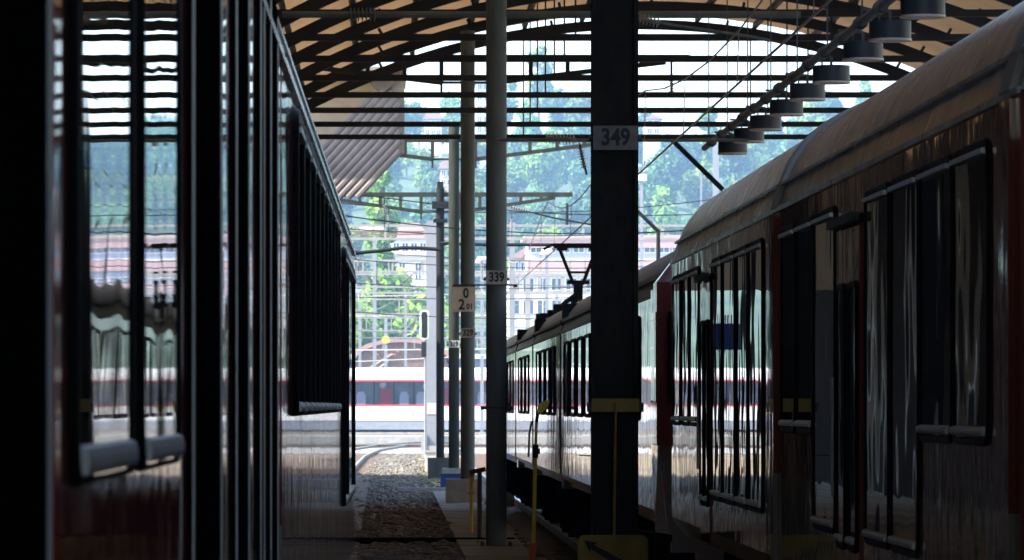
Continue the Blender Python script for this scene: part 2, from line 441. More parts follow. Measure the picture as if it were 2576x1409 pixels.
# deck with a long roof light along the ridge, open further back
dk = MB()
def deck(r0, r1, a0, a1, ya, yb, n=16):
    i_, o_ = arc(r0, n, a0, a1), arc(r1, n, a0, a1)
    dk.prism([(x, ya - D_END, z) for x, z in i_] + [(x, ya - D_END, z) for x, z in reversed(o_)], (0, yb - ya, 0))
AS = 1.15 / RI; AS2 = 2.8 / RI
YG = 60
deck(RI + 0.335, RI + 0.40, -AH * 1.02, AH * 1.02, D_END + 0.2, YG, 36)
dk.obj("roof_deck", M_glow, hall)
dk = MB()
deck(RI + 0.335, RI + 0.40, -AH * 1.02, -AS2, YG, 6, 24); deck(RI + 0.335, RI + 0.40, AS2, AH * 1.02, YG, 6, 24); deck(RI + 0.335, RI + 0.40, -AH * 1.02, AH * 1.02, 6, -24, 36)
dk.obj("roof_deck", M_tan, hall)
# wing roofs over the neighbouring tracks, side and rear walls, columns
wg = MB()
for s in (-1, 1):
    xa, xb = s * (HALF + 0.05), s * (HALF + 15)
    y1 = 33.0 if s < 0 else -62.0  # left wing lengthened out of view to shade the gap; right cut for light
    wg.prism([(xa, y1, 8.3), (xb, y1, 9.4), (xb, y1, 9.6), (xa, y1, 8.5)], (0, -131 - y1, 0))
wg.obj("wing_roof", M_tan, hall)
wl = MB()
for s in (-1, 1): wl.box(min(s * (HALF + 15), s * (HALF + 15.4)), max(s * (HALF + 15), s * (HALF + 15.4)), -131, -6, 0, 9.4)
wl.box(-HALF - 15, HALF + 15, -131.5, -131, 0, 5.2)
wl.obj("hall_wall", M_conc, hall)
sw = MB(); sx = -7.6 - XC
sw.box(sx - .3, sx, 8 - D_END, 141 - D_END, 0, 8.1)
sw.obj("side_wall", M_soot, hall)
for k in range(13):
    pb = MB(); yk = 14 + k * 8.2 - D_END
    pb.box(sx + .003, sx + .25, yk - .10, yk + .10, 0, 8.0); pb.obj("pilaster", M_plate2, hall)
cm = MB()
cm.box(-0.14, 0.14, -0.14, 0.14, 0, ZT - 0.06); cm.box(-0.3, 0.3, -0.3, 0.3, 0, 0.3)
me_c = cm.mesh("hall_column", M_truss)
for s in (-1, 1):
    for k in range(0, N_TR, 2): part("column", me_c, hall, (s * (HALF - 0.2), -k * BAY, 0))

# boarded gable with corrugated sheeting (left, past the hall end)
gb = thing("gable_canopy", "tan boarded gable with grey corrugated sheeting behind the left train roof", "canopy", (-1.5, 114, 0))
def G(px, py, d): return P(px, py, d) - Vector((-1.5, 114, 0))
mb = MB()
mb.prism([G(190, 150, 114), G(600, 150, 114), G(1015, 195, 114), G(1015, 385, 114), G(905, 420, 114), G(700, 420, 114), G(700, 730, 114), G(190, 730, 114)], (0, 0.3, 0))
mb.prism([G(985, 196, 113.9), G(1017, 196, 113.9), G(1017, 386, 113.9), G(985, 393, 113.9)], (0, 0.06, 0))
mb.obj("gable_boarding", M_boards, gb)
mb = MB()
u = Vector((0.68, 0, 0.73)); v = Vector((0.73, 0, -0.68))
base = G(775, 400, 113.2) - u * 1.6
NR = 10
for k in range(NR):
    c0 = base + v * (k * 0.155)
    lo, hi = 0.0, 3.6
    # cut the sheet ends along the eave and along the verge
    def clip(c):
        l0 = 0.0
        z_e = G(0, 492, 113.2).z
        l0 = max(0, (z_e - c.z) / u.z)
        x_e = G(905, 0, 113.2).x
        l1 = (G(1000, 0, 113.2).x - c.x) / u.x
        l2 = (G(0, 225, 113.2).z - c.z) / u.z
        return l0, min(l1, l2)
    l0, l1 = clip(c0)
    if l1 - l0 < 0.1: continue
    a, b = c0 + u * l0, c0 + u * l1
    q = [a, a + v * 0.045 + Vector((0, -0.022, 0)), a + v * 0.105 + Vector((0, -0.022, 0)), a + v * 0.155, a + v * 0.155 + Vector((0, 0.02, 0)), a + Vector((0, 0.02, 0))]
    mb.prism(q, b - a)
mb.obj("corrugated_sheet", M_sheet, gb)
mb = MB()
for k, yy in enumerate((215, 257, 299, 338, 378)):
    mb.prism([G(925, yy - 12, 113.6), G(998, yy - 12, 113.6), G(960, yy + 24, 113.6)], (0, 0.25, 0))
mb.obj("saw_tooth_ends", M_sheet, gb)
mb = MB(); mb.box(-7.5, G(1022, 0, 114).x + 1e-3, -1.6, 5.0, G(0, 189, 114).z, G(0, 180, 114).z); mb.obj("added_shade_roof", M_sheet, gb)  # slab added to keep the sun off the boards and sheeting
mb = MB(); mb.box(G(640, 0, 114).x, G(668, 0, 114).x, 0.05, 0.3, -0.0, G(0, 410, 114).z); mb.obj("canopy_post", M_dsteel, gb)

# ------------------------------------------------------------------ trains
def rrect(y0, y1, z0, z1, r, n=4):
    L = []
    for cy, cz, a0 in ((y1 - r, z1 - r, 0), (y0 + r, z1 - r, 90), (y0 + r, z0 + r, 180), (y1 - r, z0 + r, 270)):
        for k in range(n + 1):
            a = R(a0 + 90 * k / n); L.append((cy + r * math.cos(a), cz + r * math.sin(a)))
    return L
_wc = {}
def window_meshes(w_, h_, s, p, fw, sill):
    key = (round(w_, 2), round(h_, 2), s, p, fw, sill); fb = fw if s > 0 else 0.012
    if key in _wc: return _wc[key]
    w2, h2 = key[0] / 2, key[1]
    fr = MB(); n = 4
    o0 = rrect(-w2 - fw, w2 + fw, -fb, h2 + fw, 0.09, n); o1 = rrect(-w2 - fw * .72, w2 + fw * .72, -fb * .72, h2 + fw * .72, 0.085, n)
    i1 = rrect(-w2 - .012, w2 + .012, -fb * .2, h2 + .012, 0.06, n); i0 = rrect(-w2, w2, 0, h2, 0.055, n)
    loops = [(o0, -0.004), (o1, p), (i1, p), (i0, 0.004)]
    idx = []
    for L, x in loops:
        idx.append(len(fr.v)); fr.v += [(-s * x, a, b) for a, b in L]
    N = len(o0)
    for q in range(3):
        for k in range(N):
            fr.f.append((idx[q] + k, idx[q] + (k + 1) % N, idx[q + 1] + (k + 1) % N, idx[q + 1] + k)); fr.mi.append(0)
    m1 = fr.mesh("window", M_frame, smooth=True)
    pn = MB(); pn.face([(-s * 0.006, a, b) for a, b in rrect(-w2 - .004, w2 + .004, -.004, h2 + .004, 0.058, n)])
    m2 = pn.mesh("pane", M_glass, recalc=False)
    m3 = None
    if sill:
        sl = MB()
        xs = [-s * 0.007, -s * (p + (0.014 if s > 0 else 0.008))]
        e_ = xs[1] - xs[0]; zt_ = 0.036 if s > 0 else 0.038
        sl.prism([(xs[0], -w2 + .02, .004), (xs[0] + e_ * .8, -w2 + .02, .004), (xs[1], -w2 + .02, .012), (xs[1], -w2 + .02, zt_ * .6), (xs[0] + e_ * .75, -w2 + .02, zt_ * .9), (xs[0], -w2 + .02, zt_)], (0, 2 * w2 - .04, 0))
        hd = MB(); hd.box(min(xs), max(xs), -w2 + 0.02, w2 - 0.02, h2 - 0.024, h2 - 0.005)
        m3 = (sl.mesh("sill", M_alu), hd.mesh("head_trim", M_alu))
    _wc[key] = (m1, m2, m3)
    return _wc[key]

def coach(label, s, X0, y0, y1, yaw=0.0, low=1.17, band=1.74, gut=3.14, roofdrop=0.0, windows=(), doors=(), seams=(), p=0.013, fw=0.035,
          mats=None, group="railway coaches", end0=None, sill=True, pillars=True):
    """s=+1: train to the right (body extends to +x from its wall), -1: to the left; local y from 0"""
    c = thing("railway_coach", label, "train coach", (X0, y0, 0), yaw, group)
    L = y1 - y0; W = 2.8
    mats = mats or (M_bodygrey, M_maroon, M_roof)
    half_lo = [(0.30, low - 0.02), (0.07, low), (0.0, low + 0.12), (0.0, band)]
    half_hi = [(0.0, band), (0.0, gut)]
    rp = [(0.0, gut), (0.035, gut + 0.12), (0.09, gut + 0.25), (0.145, gut + 0.335), (0.21, gut + 0.41), (0.29, gut + 0.47), (0.40, gut + 0.53), (0.58, gut + 0.61), (0.8, gut + 0.70), (1.1, gut + 0.78), (1.4, gut + 0.81)]
    rp = [(x, z - roofdrop * (z - gut)) for x, z in rp]
    mb = MB()
    for cur, hp in ((0, half_lo), (1, half_hi)):
        mb.cur = cur
        for sgn in (0, 1):
            pr = [(s * (x if sgn == 0 else W - x), z) for x, z in hp]
            mb.sweep(pr, 0, L, closed=False)
    full = half_lo + half_hi[1:]
    cap = [(x, z) for x, z in full] + [(W - x, z) for x, z in reversed(full)]
    for yy, cc in ((0.0, 1), (L, 1)):
        mb.cur = cc; mb.face([(s * x, yy, z) for x, z in cap])
    mb.cur = 0; mb.face([(s * 0.3, 0, low - 0.02), (s * (W - 0.3), 0, low - 0.02), (s * (W - 0.3), L, low - 0.02), (s * 0.3, L, low - 0.02)])
    mb.obj("body", [mats[0], mats[1]], c, recalc=True)
    rf = MB()
    rr = rp + [(W - x, z) for x, z in reversed(rp[:-1])]
    rf.sweep([(s * x, z) for x, z in rr], -0.03, L + 0.03, closed=True)
    ro = rf.obj("roof", mats[2], c, smooth=True)
    lp = MB()
    lp.beam((s * 0.030, 0.02, gut + 0.14), (s * 0.030, L - 0.02, gut + 0.14), 0.045 if gut < 3 else 0.024, 0.035 if gut < 3 else 0.016)
    lp.beam((s * -0.003, 0, gut), (s * -0.003, L, gut), 0.02, 0.024)
    lp.obj("gutter", mats[2], ro)
    for wd in windows:
        a, b, z0, z1 = wd[:4]
        m1, m2, m3 = window_meshes(b - a - 2 * fw, z1 - z0, s, wd[4] if len(wd) > 4 else p, fw, sill)
        wdw = part("window", m1, c, (0, (a + b) / 2 - y0, z0), wd[5] if len(wd) > 5 else 0.0); part("pane", m2, wdw)
        if m3: part("sill", m3[0], wdw); part("head_trim", m3[1], wdw)
    for (a, b, z0, z1, nl) in doors:
        dm = MB()
        dm.box(min(0, -s * 0.009), max(0, -s * 0.009), a - y0, b - y0, low + 0.05, z1 + 0.28)
        if nl == 0:
            d = dm.obj("door", M_rubber, c)
            for ye in (a - y0 + .02, b - y0 - .02):
                eb = MB(); eb.box(min(-s * .0085, -s * .0125), max(-s * .0085, -s * .0125), ye - .012, ye + .012, low + .1, z1 + .25); eb.obj("door_edge", M_alu, d)
            continue
        d = dm.obj("door", mats[1], c)
        hb = MB(); hb.box(min(-s * .013, -s * .05), max(-s * .013, -s * .05), a - y0 - .05, b - y0 + .05, z1 + 0.29, z1 + 0.33); hb.obj("drip_rail", M_dsteel, d)
        wl_ = (b - a) / nl
        for k in range(nl):
            m1, m2, m3 = window_meshes(wl_ - 0.2, z1 - z0, s, 0.013, 0.04, True)
            pos = (-s * 0.009, a - y0 + wl_ * (k + .5), z0)
            part("window", m1, d, pos); part("pane", m2, d, pos); part("sill", m3[0], d, pos)
        hr = MB(); hr.tube([(-s * .022, b - y0 + 0.06, z0 + 0.2), (-s * .022, b - y0 + 0.06, z0 + 0.75)], 0.008); hr.obj("handrail", M_alu, d)
    for (a, b) in seams:
        sm = MB()
        x0, x1 = sorted((s * 0.01, -s * 0.022))
        x0, x1 = (x0, x1) if s > 0 else (-0.002, 0.011 if b < 6 else 0.003)
        sm.cur = 1; sm.box(x0, x1, a - y0, b - y0, band, gut - 0.02)
        sm.cur = 0; sm.box(x0, x1, a - y0, b - y0, low + 0.08, band)
        sm.obj("corner_post", [mats[0], M_redpost if s < 0 and b < 6 else M_maroon], c)
        sm = MB()
        nr = 3 if b < 20 else 8
        pr = [(s * (x - 0.02), z + 0.012) for x, z in rp[:nr]] + [(s * (x + 0.01), z - 0.02) for x, z in reversed(rp[:nr])]
        sm.sweep(pr, a - y0, b - y0); sm.obj("roof_seam", M_plate2, c)
    # underframe and bogies
    uf = MB(); x0, x1 = sorted((s * 0.35, s * (W - 0.35)))
    uf.box(x0, x1, 0.4, L - 0.4, 0.72, low - 0.03)
    for k in range(int(L / 3)):
        yy = 1.2 + k * 3.0
        uf.box(x0 - 0.02, x1 + 0.02, yy, yy + 1.7, 0.42, 0.72)
    uf.obj("underframe", M_under, c)
    if L > 6:
        for yy in ((3.2, L - 3.2) if L > 12 else (L / 2,)):
            bo = MB()
            for sx in (0.42, W - 0.42):
                bo.box(s * sx - 0.07, s * sx + 0.07, yy - 1.6, yy + 1.6, 0.45, 0.66)
            bo.box(x0 + .1, x1 - .1, yy - 0.25, yy + 0.25, 0.40, 0.70)
            bg_ = bo.obj("bogie", M_under, c)
            for wy in (-1.25, 1.25):
                wh = MB()
                for sx in (W / 2 - 0.72, W / 2 + 0.72):
                    wh.tube([(s * sx - 0.06, yy + wy, 0.61), (s * sx + 0.06, yy + wy, 0.61)], 0.44, 20)
                wh.obj("wheelset", M_under, bg_)
    return c

XR = 2.1
def rd(px): return F * XR / (px - 963.0)
T0, T1, ZB = 1.53, 1.99, 1.99
TOP = 3.0
def rw(pl, pr, tall=False): return (rd(pr), rd(pl), T0 if tall else ZB, TOP)
wins = [rw(2400, 2490), rw(2316, 2398), rw(2243, 2314, True), rw(2178, 2239, True), rw(2048, 2103, True), rw(2006, 2047), rw(1967, 2002),
        rw(1884, 1920, True), rw(1854, 1882, True), rw(1820, 1850, True), rw(1792, 1817, True), rw(1737, 1759), rw(1716, 1735), rw(1694, 1712)]
coach("near maroon and grey coach with tall black framed windows, right side", 1, XR, 15.72, 34.7, windows=wins,
      doors=[(rd(2166), rd(2108), T0 - .05, 2.62, 2), (rd(1788), rd(1764), T0 - .05, 2.62, 2)], seams=[(rd(2552), rd(2524)), (25.42, 25.62)])
coach("dark coach at the right edge of the photo, nearest to the viewer", 1, XR, 3.0, 15.1, windows=[(12.7, 13.9, ZB, TOP), (11.4, 12.6, ZB, TOP), (10.1, 11.3, ZB, TOP)])

# far coaches on the right
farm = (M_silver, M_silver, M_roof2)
def far_windows(a, b, pitch=1.86, w_=1.22):
    n = int((b - a) / pitch); o_ = (b - a - n * pitch) / 2
    return [(a + o_ + k * pitch + (pitch - w_) / 2, a + o_ + k * pitch + (pitch + w_) / 2, 2.02, 2.79) for k in range(n)]
bounds = [(36.0, 56.2, "silver coach with a maroon cab end behind the number 349 pole"), (56.8, 66.6, "short silver coach, second beyond the maroon cab end"),
          (67.2, 75.2, "short silver coach under the roof insulators, third beyond the maroon cab end"), (75.8, 96.0, "farthest silver coach on the right, behind the number 339 pole")]
far = []
for i, (a, b, lab) in enumerate(bounds):
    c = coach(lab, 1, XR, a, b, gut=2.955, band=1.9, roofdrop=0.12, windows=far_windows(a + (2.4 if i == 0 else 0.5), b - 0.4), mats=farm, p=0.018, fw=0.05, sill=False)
    far.append(c)
# maroon cab end of the first far coach
c = far[0]
cab = MB()
cab.cur = 0; cab.box(-0.06, 2.86, -0.42, -0.005, 1.80, 3.02); cab.box(-0.05, 0.0, -0.005, 0.55, 1.80, 2.98)
cab.prism([(-0.06, -0.42, 3.02), (2.86, -0.42, 3.02), (2.4, -0.3, 3.62), (0.4, -0.3, 3.62)], (0, 0.29, 0))
cab.cur = 1; cab.prism([(-0.05, -0.40, 1.80), (-0.05, 0.5, 1.80), (-0.02, 0.5, 1.15), (0.06, 0.0, 1.0), (0.06, -0.36, 1.0)], (0.3, 0, 0))
cab.box(0.25, 2.8, -0.36, -0.01, 0.9, 1.79)
cabo = cab.obj("cab_end", [M_maroon, M_bodygrey], c)
wn = MB(); wn.box(0.02, 1.2, -0.44, -0.42, 2.12, 2.80); wn.box(-0.064, -0.052, -0.35, 0.25, 2.12, 2.80); wn.obj("cab_window", M_glass, cabo)
# gangway bellows
for (c, y0) in ((far[1], 56.5), (far[2], 66.9), (far[3], 75.5)):
    pl = MB(); pl.cur = 0; pl.box(0.03, 2.77, -0.60, 0.0, 1.86, 3.3); pl.cur = 1; pl.box(0.03, 2.77, -0.60, 0.0, 1.12, 1.855)
    pl.obj("gangway_bellows", [M_black, M_bodygrey], c)
# roof equipment on the far coaches
eq = MB()
for k in range(16):
    y = -1.0 + k * 0.62; x = random.uniform(0.5, 1.0)
    eq.box(x - .28, x + .30, y, y + .5, 3.25, 3.46 + random.uniform(0.0, 0.10))
    eq.tube([(x, y + .2, 3.5), (x, y + .2, 3.62 - 0.006 * k)], 0.04, 8)
eq.tube([(0.55, -2, 3.62), (0.6, 3, 3.63), (0.6, 9, 3.55)], 0.035, 8)
eq.beam((0.5, -2, 3.5), (0.55, -2, 3.62), .06)
eq.obj("roof_equipment", M_black, far[2])

def pantograph(label, base, sc_=1.0):
    t = thing("pantograph", label, "pantograph", base)
    b = MB(); b.box(-.55, .55, -.6, .6, 0.0, .06); b.box(-.08, .08, -.09, .09, .06, .66); b.obj("base_post", M_black, t)
    a = MB(); a.beam((-.08, 0, .64), (-.33, .1, 1.28), .05); a.beam((.08, 0, .64), (.33, .1, 1.28), .05); a.beam((-.2, 0, .68), (.2, 0, .68), .07)
    a.beam((-.17, .05, .86), (.17, .05, .86), .04); a.obj("arm", M_black, t)
    h = MB(); h.tube([(-.62, .1, 1.27), (-.45, .1, 1.36), (.45, .1, 1.36), (.62, .1, 1.27)], .025, 8); h.tube([(-.45, -.2, 1.31), (.45, -.2, 1.31)], .025, 8)
    h.box(-.38, -.2, -.25, .15, 1.25, 1.32); h.box(.2, .38, -.25, .15, 1.25, 1.32); h.obj("contact_strip", M_black, t)
    return t
pantograph("raised black pantograph on the silver train, left of the number 349 pole", (3.5, 85.6, 3.63))

# left train
def ld(px): return F * 0.385 / (1030.0 - px)
fwl = 0.07
lw = [(5.43 - fwl, ld(320) + fwl, 2.016, TOP, .010, .0025), (6.77 - fwl, ld(440) + fwl, 2.016, TOP, .010, .0025), (1.2, 2.3, 2.03, TOP), (2.4, 3.5, 2.03, TOP)]
yy = ld(735)
while yy + 0.88 < ld(850): lw.append((yy, yy + 0.90, 2.075, 3.03, .021)); yy += 0.955
lw.append((ld(861), ld(861) + 1.4, 1.53, 2.95)); lw.append((ld(861) + 1.45, 32.2, 1.53, 2.95))
yaw_l = -math.atan(LT)
ll = lw
coach("maroon and grey coach close by on the left, lined with black window frames", -1, -0.385, 0.0, 32.9, yaw=yaw_l, low=1.0, windows=ll,
      doors=[(3.7, ld(104), 1.2, 2.95, 0), (ld(470), ld(545), 1.3, 2.95, 0), (ld(582), ld(616), 1.3, 2.95, 0), (ld(645), ld(655), 1.3, 2.95, 0), (ld(671), ld(690), 1.3, 2.95, 0)],
      seams=[(ld(112), ld(127)), (ld(706), ld(708))], p=0.02, fw=fwl)
# tail lamp and buffer steps on the left train's far end
tl = MB()

# ------------------------------------------------------------------ poles of the line
def sign_plate(parent, wdt, hgt, z, x, yf, m, lab=None):
    mb = MB(); mb.box(x - wdt / 2, x + wdt / 2, yf - 0.008, yf, z - hgt / 2, z + hgt / 2)
    return mb.obj("number_plate", m, parent)
def cross_arm(parent, z, half, drop, y=0.0, hw=0.065, nv=4, left=True, right=True):
    mb = MB()
    mb.box(-half if left else 0, half if right else 0, y - .05, y + .05, z - hw, z + hw)
    for s in ([-1] if left else []) + ([1] if right else []):
        mb.beam((s * 0.55, y, z - drop), (s * (half - 0.5), y, z - hw * 1.4), .08, .10)
        for k in range(nv + 1):
            x = 0.55 + (half - 1.1) * k / (nv + 0.6)
            zz = z - drop + (drop - hw) * (x - .55) / (half - 1.05)
            mb.beam((s * x, y, z - hw), (s * x, y, zz), .09)
    mb.beam((-.6, y, z - drop), (.6, y, z - drop), .05)
    for s in (-1, 1):
        mb.beam((s * .55, y, z - drop + .02), (s * .55, y, z - drop - .22), .05)
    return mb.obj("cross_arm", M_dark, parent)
def insulator(mb, a, b, n, r0, r1):
    a = Vector(a); b = Vector(b); pts = []; rs = []
    for k in range(n):
        for t, r in ((0.0, r0), (0.15, r1), (0.35, r1), (0.5, r0)):
            pts.append(a.lerp(b, (k + t) / n)); rs.append(r)
    pts.append(b); rs.append(r0)
    mb.tube(pts, rs, 12)

poles = []
def tube_pole(d, px, label, h=10.0, dia=0.30, num=None, ny=None, base=True, m=M_steel):
    x = (px - 963) / F * d
    t = thing("catenary_pole", label, "pole", (x, d, 0), 0, "overhead line poles between the tracks")
    mb = MB(); r = dia / 2
    mb.tube([(0, 0, 0.05), (0, 0, h)], r, 24); mb.obj("shaft", m, t, smooth=True)
    if base:
        mb = MB(); mb.box(-.27, .27, -.27, .27, 0, .05)
        for sx in (-.2, .2):
            for sy in (-.2, .2): mb.tube([(sx, sy, .05), (sx, sy, .13)], .025, 6)
        mb.obj("base_plate", M_dsteel, t)
    if num:
        z = CAM_H + (1020 - ny) / F * d
        pl = sign_plate(t, dia * 1.02, dia * .68, z, 0, -r - .012, M_plate2)
        text(num, dia * .62, M_ink, pl, (0, -r - .022, z), off=.006, sx=.80)
        st = MB(); st.tube([(0, 0, z - .012), (0, 0, z + .012)], r + .006, 24)
        for s in (-1, 1): st.tube([(s * (r + .02), -.03, z - .02), (s * (r + .02), .03, z - .02)], .022, 8)
        st.obj("strap", M_dsteel, t)
    poles.append(t)
    return t
# nearest: H section pole 349
d = 31.3
t = thing("catenary_pole", "broad steel pole with the plate 349, nearest of the row", "pole", ((1545 - 963) / F * d, d, 0), 0, "overhead line poles between the tracks")
mb = MB()
mb.box(-.15, -.122, -.13, .13, 0, 10); mb.box(.122, .15, -.13, .13, 0, 10); mb.box(-.122, .122, -.105, -.09, 0, 10)
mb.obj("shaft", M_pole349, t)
z349 = CAM_H + (1020 - 350) / F * d
pl = sign_plate(t, .292, .157, z349, 0, -.131, M_plate3)
text("349", .152, M_ink, pl, (0, -.141, z349), off=.0045, sx=.84)
mb = MB()
for s in (-1, 1): mb.tube([(s * .15, -.10, z349), (s * .172, -.10, z349)], .022, 10)
mb.obj("bolt", M_dsteel, t)
zs = CAM_H + (1020 - 1020) / F * d
mb = MB(); mb.box(-.155, .155, -.142, -.133, zs - .042, zs + .045); mb.obj("clamp_band", M_dyellow, t)
mb = MB()
for s in (-1, 1): mb.beam((s * .15, -.10, zs - .012), (s * .185, -.10, zs - .012), .06)
mb.obj("clamp_lug", M_dsteel, t)
mb = MB(); mb.tube([(0.0, -.165, zs + .02), (-.006, -.165, zs - .4), (-.02, -.16, .3)], .0095, 8); mb.obj("conduit", M_dyellow, t, smooth=True)
mb = MB(); mb.beam((-.16, -.08, zs - .33), (-.235, -.08, zs - .325), .008); mb.obj("hook", M_dsteel, t)
mb = MB(); mb.box(-.3, .3, -.3, .3, 0, .25); mb.obj("foundation", M_conc, t)
# yellow arrow board standing at pole 349
ab = thing("arrow_board", "dark yellow board with a black arrow at the foot of pole 349", "sign", ((1541 - 963) / F * 30.9, 30.9, 0))
mb = MB(); bw = .228; zt = 1.262
mb.prism([(x, -.02, z) for x, z in rrect(-bw, bw, .62, zt, .045)], (0, .02, 0)); mb.obj("board", M_dyellow, ab)
mb = MB()
ar = [(-.202, 1.232), (-.105, 1.222), (-.128, 1.200), (.16, 1.045), (.115, .985), (-.158, 1.150), (-.152, 1.115)]
ar = [(-.190, 1.228), (-.098, 1.212), (-.122, 1.198), (.19, 1.03), (.165, .985), (-.145, 1.172), (-.150, 1.148)]
mb.prism([(x, -.027, z) for x, z in ar], (0, .005, 0)); mb.obj("arrow", M_ink, ab)
mb = MB(); mb.box(-.16, -.12, .0, .04, 0, .8); mb.box(.12, .16, .0, .04, 0, .8); mb.obj("leg", M_dsteel, ab)
cb = thing("switch_cabinet", "black cabinet behind the yellow arrow board", "cabinet", ((1640 - 963) / F * 33, 33, 0))
mb = MB(); mb.box(-.11, .12, -.1, .12, 0, 1.16); mb.obj("housing", M_black, cb)
mb = MB(); mb.prism([(-.12, -.12, 1.16), (.13, -.12, 1.16), (.13, -.12, 1.21), (-.12, -.12, 1.24)], (0, .26, 0)); mb.obj("lid", M_black, cb)

t339 = tube_pole(69, 1248, "grey tubular pole with the plate 339", num="339", ny=699)
mb = MB(); zc = CAM_H + (1020 - 718) / F * 69
mb.beam((-.62, -.17, zc), (.3, -.17, zc), .022); mb.tube([(.24, -.17, zc - .01), (.30, -.17, zc - .01)], .022, 8); mb.obj("bracket_bar", M_dsteel, t339)
mb = MB(); zc = CAM_H + (1020 - 1026) / F * 69; mb.tube([(0, 0, zc - .012), (0, 0, zc + .012)], .158, 24)
for s in (-1, 1): mb.beam((s * .15, -.02, zc), (s * .23, -.02, zc), .05)
mb.obj("clamp_ring", M_dsteel, t339)
zc = 7.75
mb = MB(); mb.tube([(-.15, 0, zc), (-1.75, 0, zc)], .05, 10); insulator(mb, (-1.75, 0, zc), (-2.15, 0, zc), 7, .045, .10); mb.tube([(-2.15, 0, zc), (-3.1, 0, zc)], .05, 10)
mb.tube([(.15, 0, zc), (4.4, 0, zc)], .055, 10); mb.obj("bracket_tube", M_steel, t339)

t329 = tube_pole(100, 1176, "grey tubular pole with the plate 329 on a concrete block", h=9.95, num="329", ny=838, base=False)
mb = MB(); mb.box(-.46, .24, -.3, .3, 0, .56); mb.obj("foundation", M_conc, t329)
cross_arm(t329, CAM_H + (1020 - 146) / F * 100, 4.65, .52)
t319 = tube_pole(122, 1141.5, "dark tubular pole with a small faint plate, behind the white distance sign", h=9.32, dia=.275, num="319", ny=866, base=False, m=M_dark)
mb = MB(); mb.box(-.3, .3, -.3, .3, 0, .5); mb.obj("foundation", M_conc, t319)
cross_arm(t319, CAM_H + (1020 - 352) / F * 122, 4.3, .5)
t309 = tube_pole(137, 1107, "black pole with a capped head, farthest of the row", h=8.35, dia=.235, base=False, m=M_black)  # black steel carries the shade on this far pole
mb = MB(); mb.box(-.36, .36, -.36, .36, 0, .6); mb.obj("foundation", M_dsteel, t309)
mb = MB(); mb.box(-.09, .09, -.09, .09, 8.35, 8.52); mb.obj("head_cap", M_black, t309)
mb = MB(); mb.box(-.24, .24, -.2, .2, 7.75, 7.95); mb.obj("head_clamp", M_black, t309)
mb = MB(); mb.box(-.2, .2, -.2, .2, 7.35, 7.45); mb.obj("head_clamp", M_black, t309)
cross_arm(t309, CAM_H + (1020 - 490) / F * 137, 3.8, .5)
# base junction boxes (blue) at the pole feet
for (px, d, lab) in ((1140, 118, "blue junction box at the foot of the dark poles"), ):
    t = thing("junction_box", lab, "junction box", ((px - 963) / F * d, d, 0))
    mb = MB(); mb.box(-.32, .32, -.15, .15, 0.02, .38); mb.obj("housing", M_blue, t)
    mb = MB(); mb.box(-.34, .34, -.17, .17, .38, .42); mb.obj("lid", M_dsteel, t)

# distance sign
ds = thing("distance_sign", "white distance plate reading 0 over 2 01 on the pole", "sign", P(1166, 753, 99.6))
mb = MB(); mb.prism([(x, -.02, z) for x, z in rrect(-.238, .238, -.262, .262, .02)], (0, .02, 0)); mb.obj("plate", M_plate, ds)
text("0", .29, M_ink, ds, (.047, -.026, .118), off=.007, sx=.82)
text("2", .30, M_ink, ds, (-.045, -.026, -.118), off=.007, sx=.9)
text("01", .165, M_ink, ds, (.125, -.026, -.155), off=.004, sx=.85)
mb = MB(); mb.beam((-.24, -.03, .275), (.24, -.03, .275), .03); mb.obj("bracket", M_dsteel, ds)

# cantilevers carrying the wires
def cantilever(label, pts, r, ins=None, drop=None, m=M_black, axis_d=None):
    t = thing("catenary_cantilever", label, "cantilever", pts[0])
    o0 = Vector(pts[0])
    mb = MB(); mb.tube([Vector(q) - o0 for q in pts], r, 10); mb.obj("tube", m, t, smooth=True)
    for (a, b, n, r0, r1) in ins or []:
        mb = MB(); insulator(mb, Vector(a) - o0, Vector(b) - o0, n, r0, r1); mb.obj("insulator", M_ceramic, t, smooth=True)
    return t
cantilever("slanting black cantilever tube above the right coach roof", [P(1600, 348, 100), P(1685, 348, 100), P(1818, 478, 100)], .055)
cantilever("bent black cantilever tube right of pole 349 with a vertical leg", [P(1560, 490, 133), P(1655, 582, 133), P(1655, 690, 133), P(1655, 760, 133)], .06)
cantilever("horizontal rod with a ribbed insulator left of the plate 349", [P(1250, 352, 68.6), P(1375, 352, 68.6), P(1440, 352, 68.6), P(1500, 354, 68.6), P(1880, 353, 68.6)], .024,
           ins=[(P(1372, 348, 68.6), P(1448, 352, 68.6), 9, .03, .075), (P(1740, 353, 68.6), P(1800, 353, 68.6), 12, .022, .034)], m=M_steel)
cantilever("short slanted black insulator hanging left of pole 349", [P(1457, 360, 90), P(1475, 440, 90)], .02, ins=[(P(1459, 372, 90), P(1470, 425, 90), 8, .025, .06)])
cantilever("thin hanger with a black insulator under the arch, right of pole 349", [P(1688, 148, 92), P(1689, 246, 92)], .022, ins=[(P(1688, 190, 92), P(1689, 235, 92), 7, .025, .05)])
cantilever("black cable arm sagging from the farthest pole to the left", [P(885, 638, 136.6), P(950, 632, 136.6), P(1010, 624, 136.6), P(1050, 624, 136.6), P(1108, 628, 136.6)], .055)
cantilever("thin black cable running right from the farthest pole", [P(1108, 612, 136.6), P(1230, 616, 136.6), P(1380, 616, 136.6), P(1480, 620, 136.6)], .05)
cantilever("pale rod with black insulator slanting below the third gantry", [P(1280, 521, 150), P(1390, 548, 150), P(1490, 566, 150)], .03, ins=[(P(1282, 522, 150), P(1345, 537, 150), 10, .03, .075)])
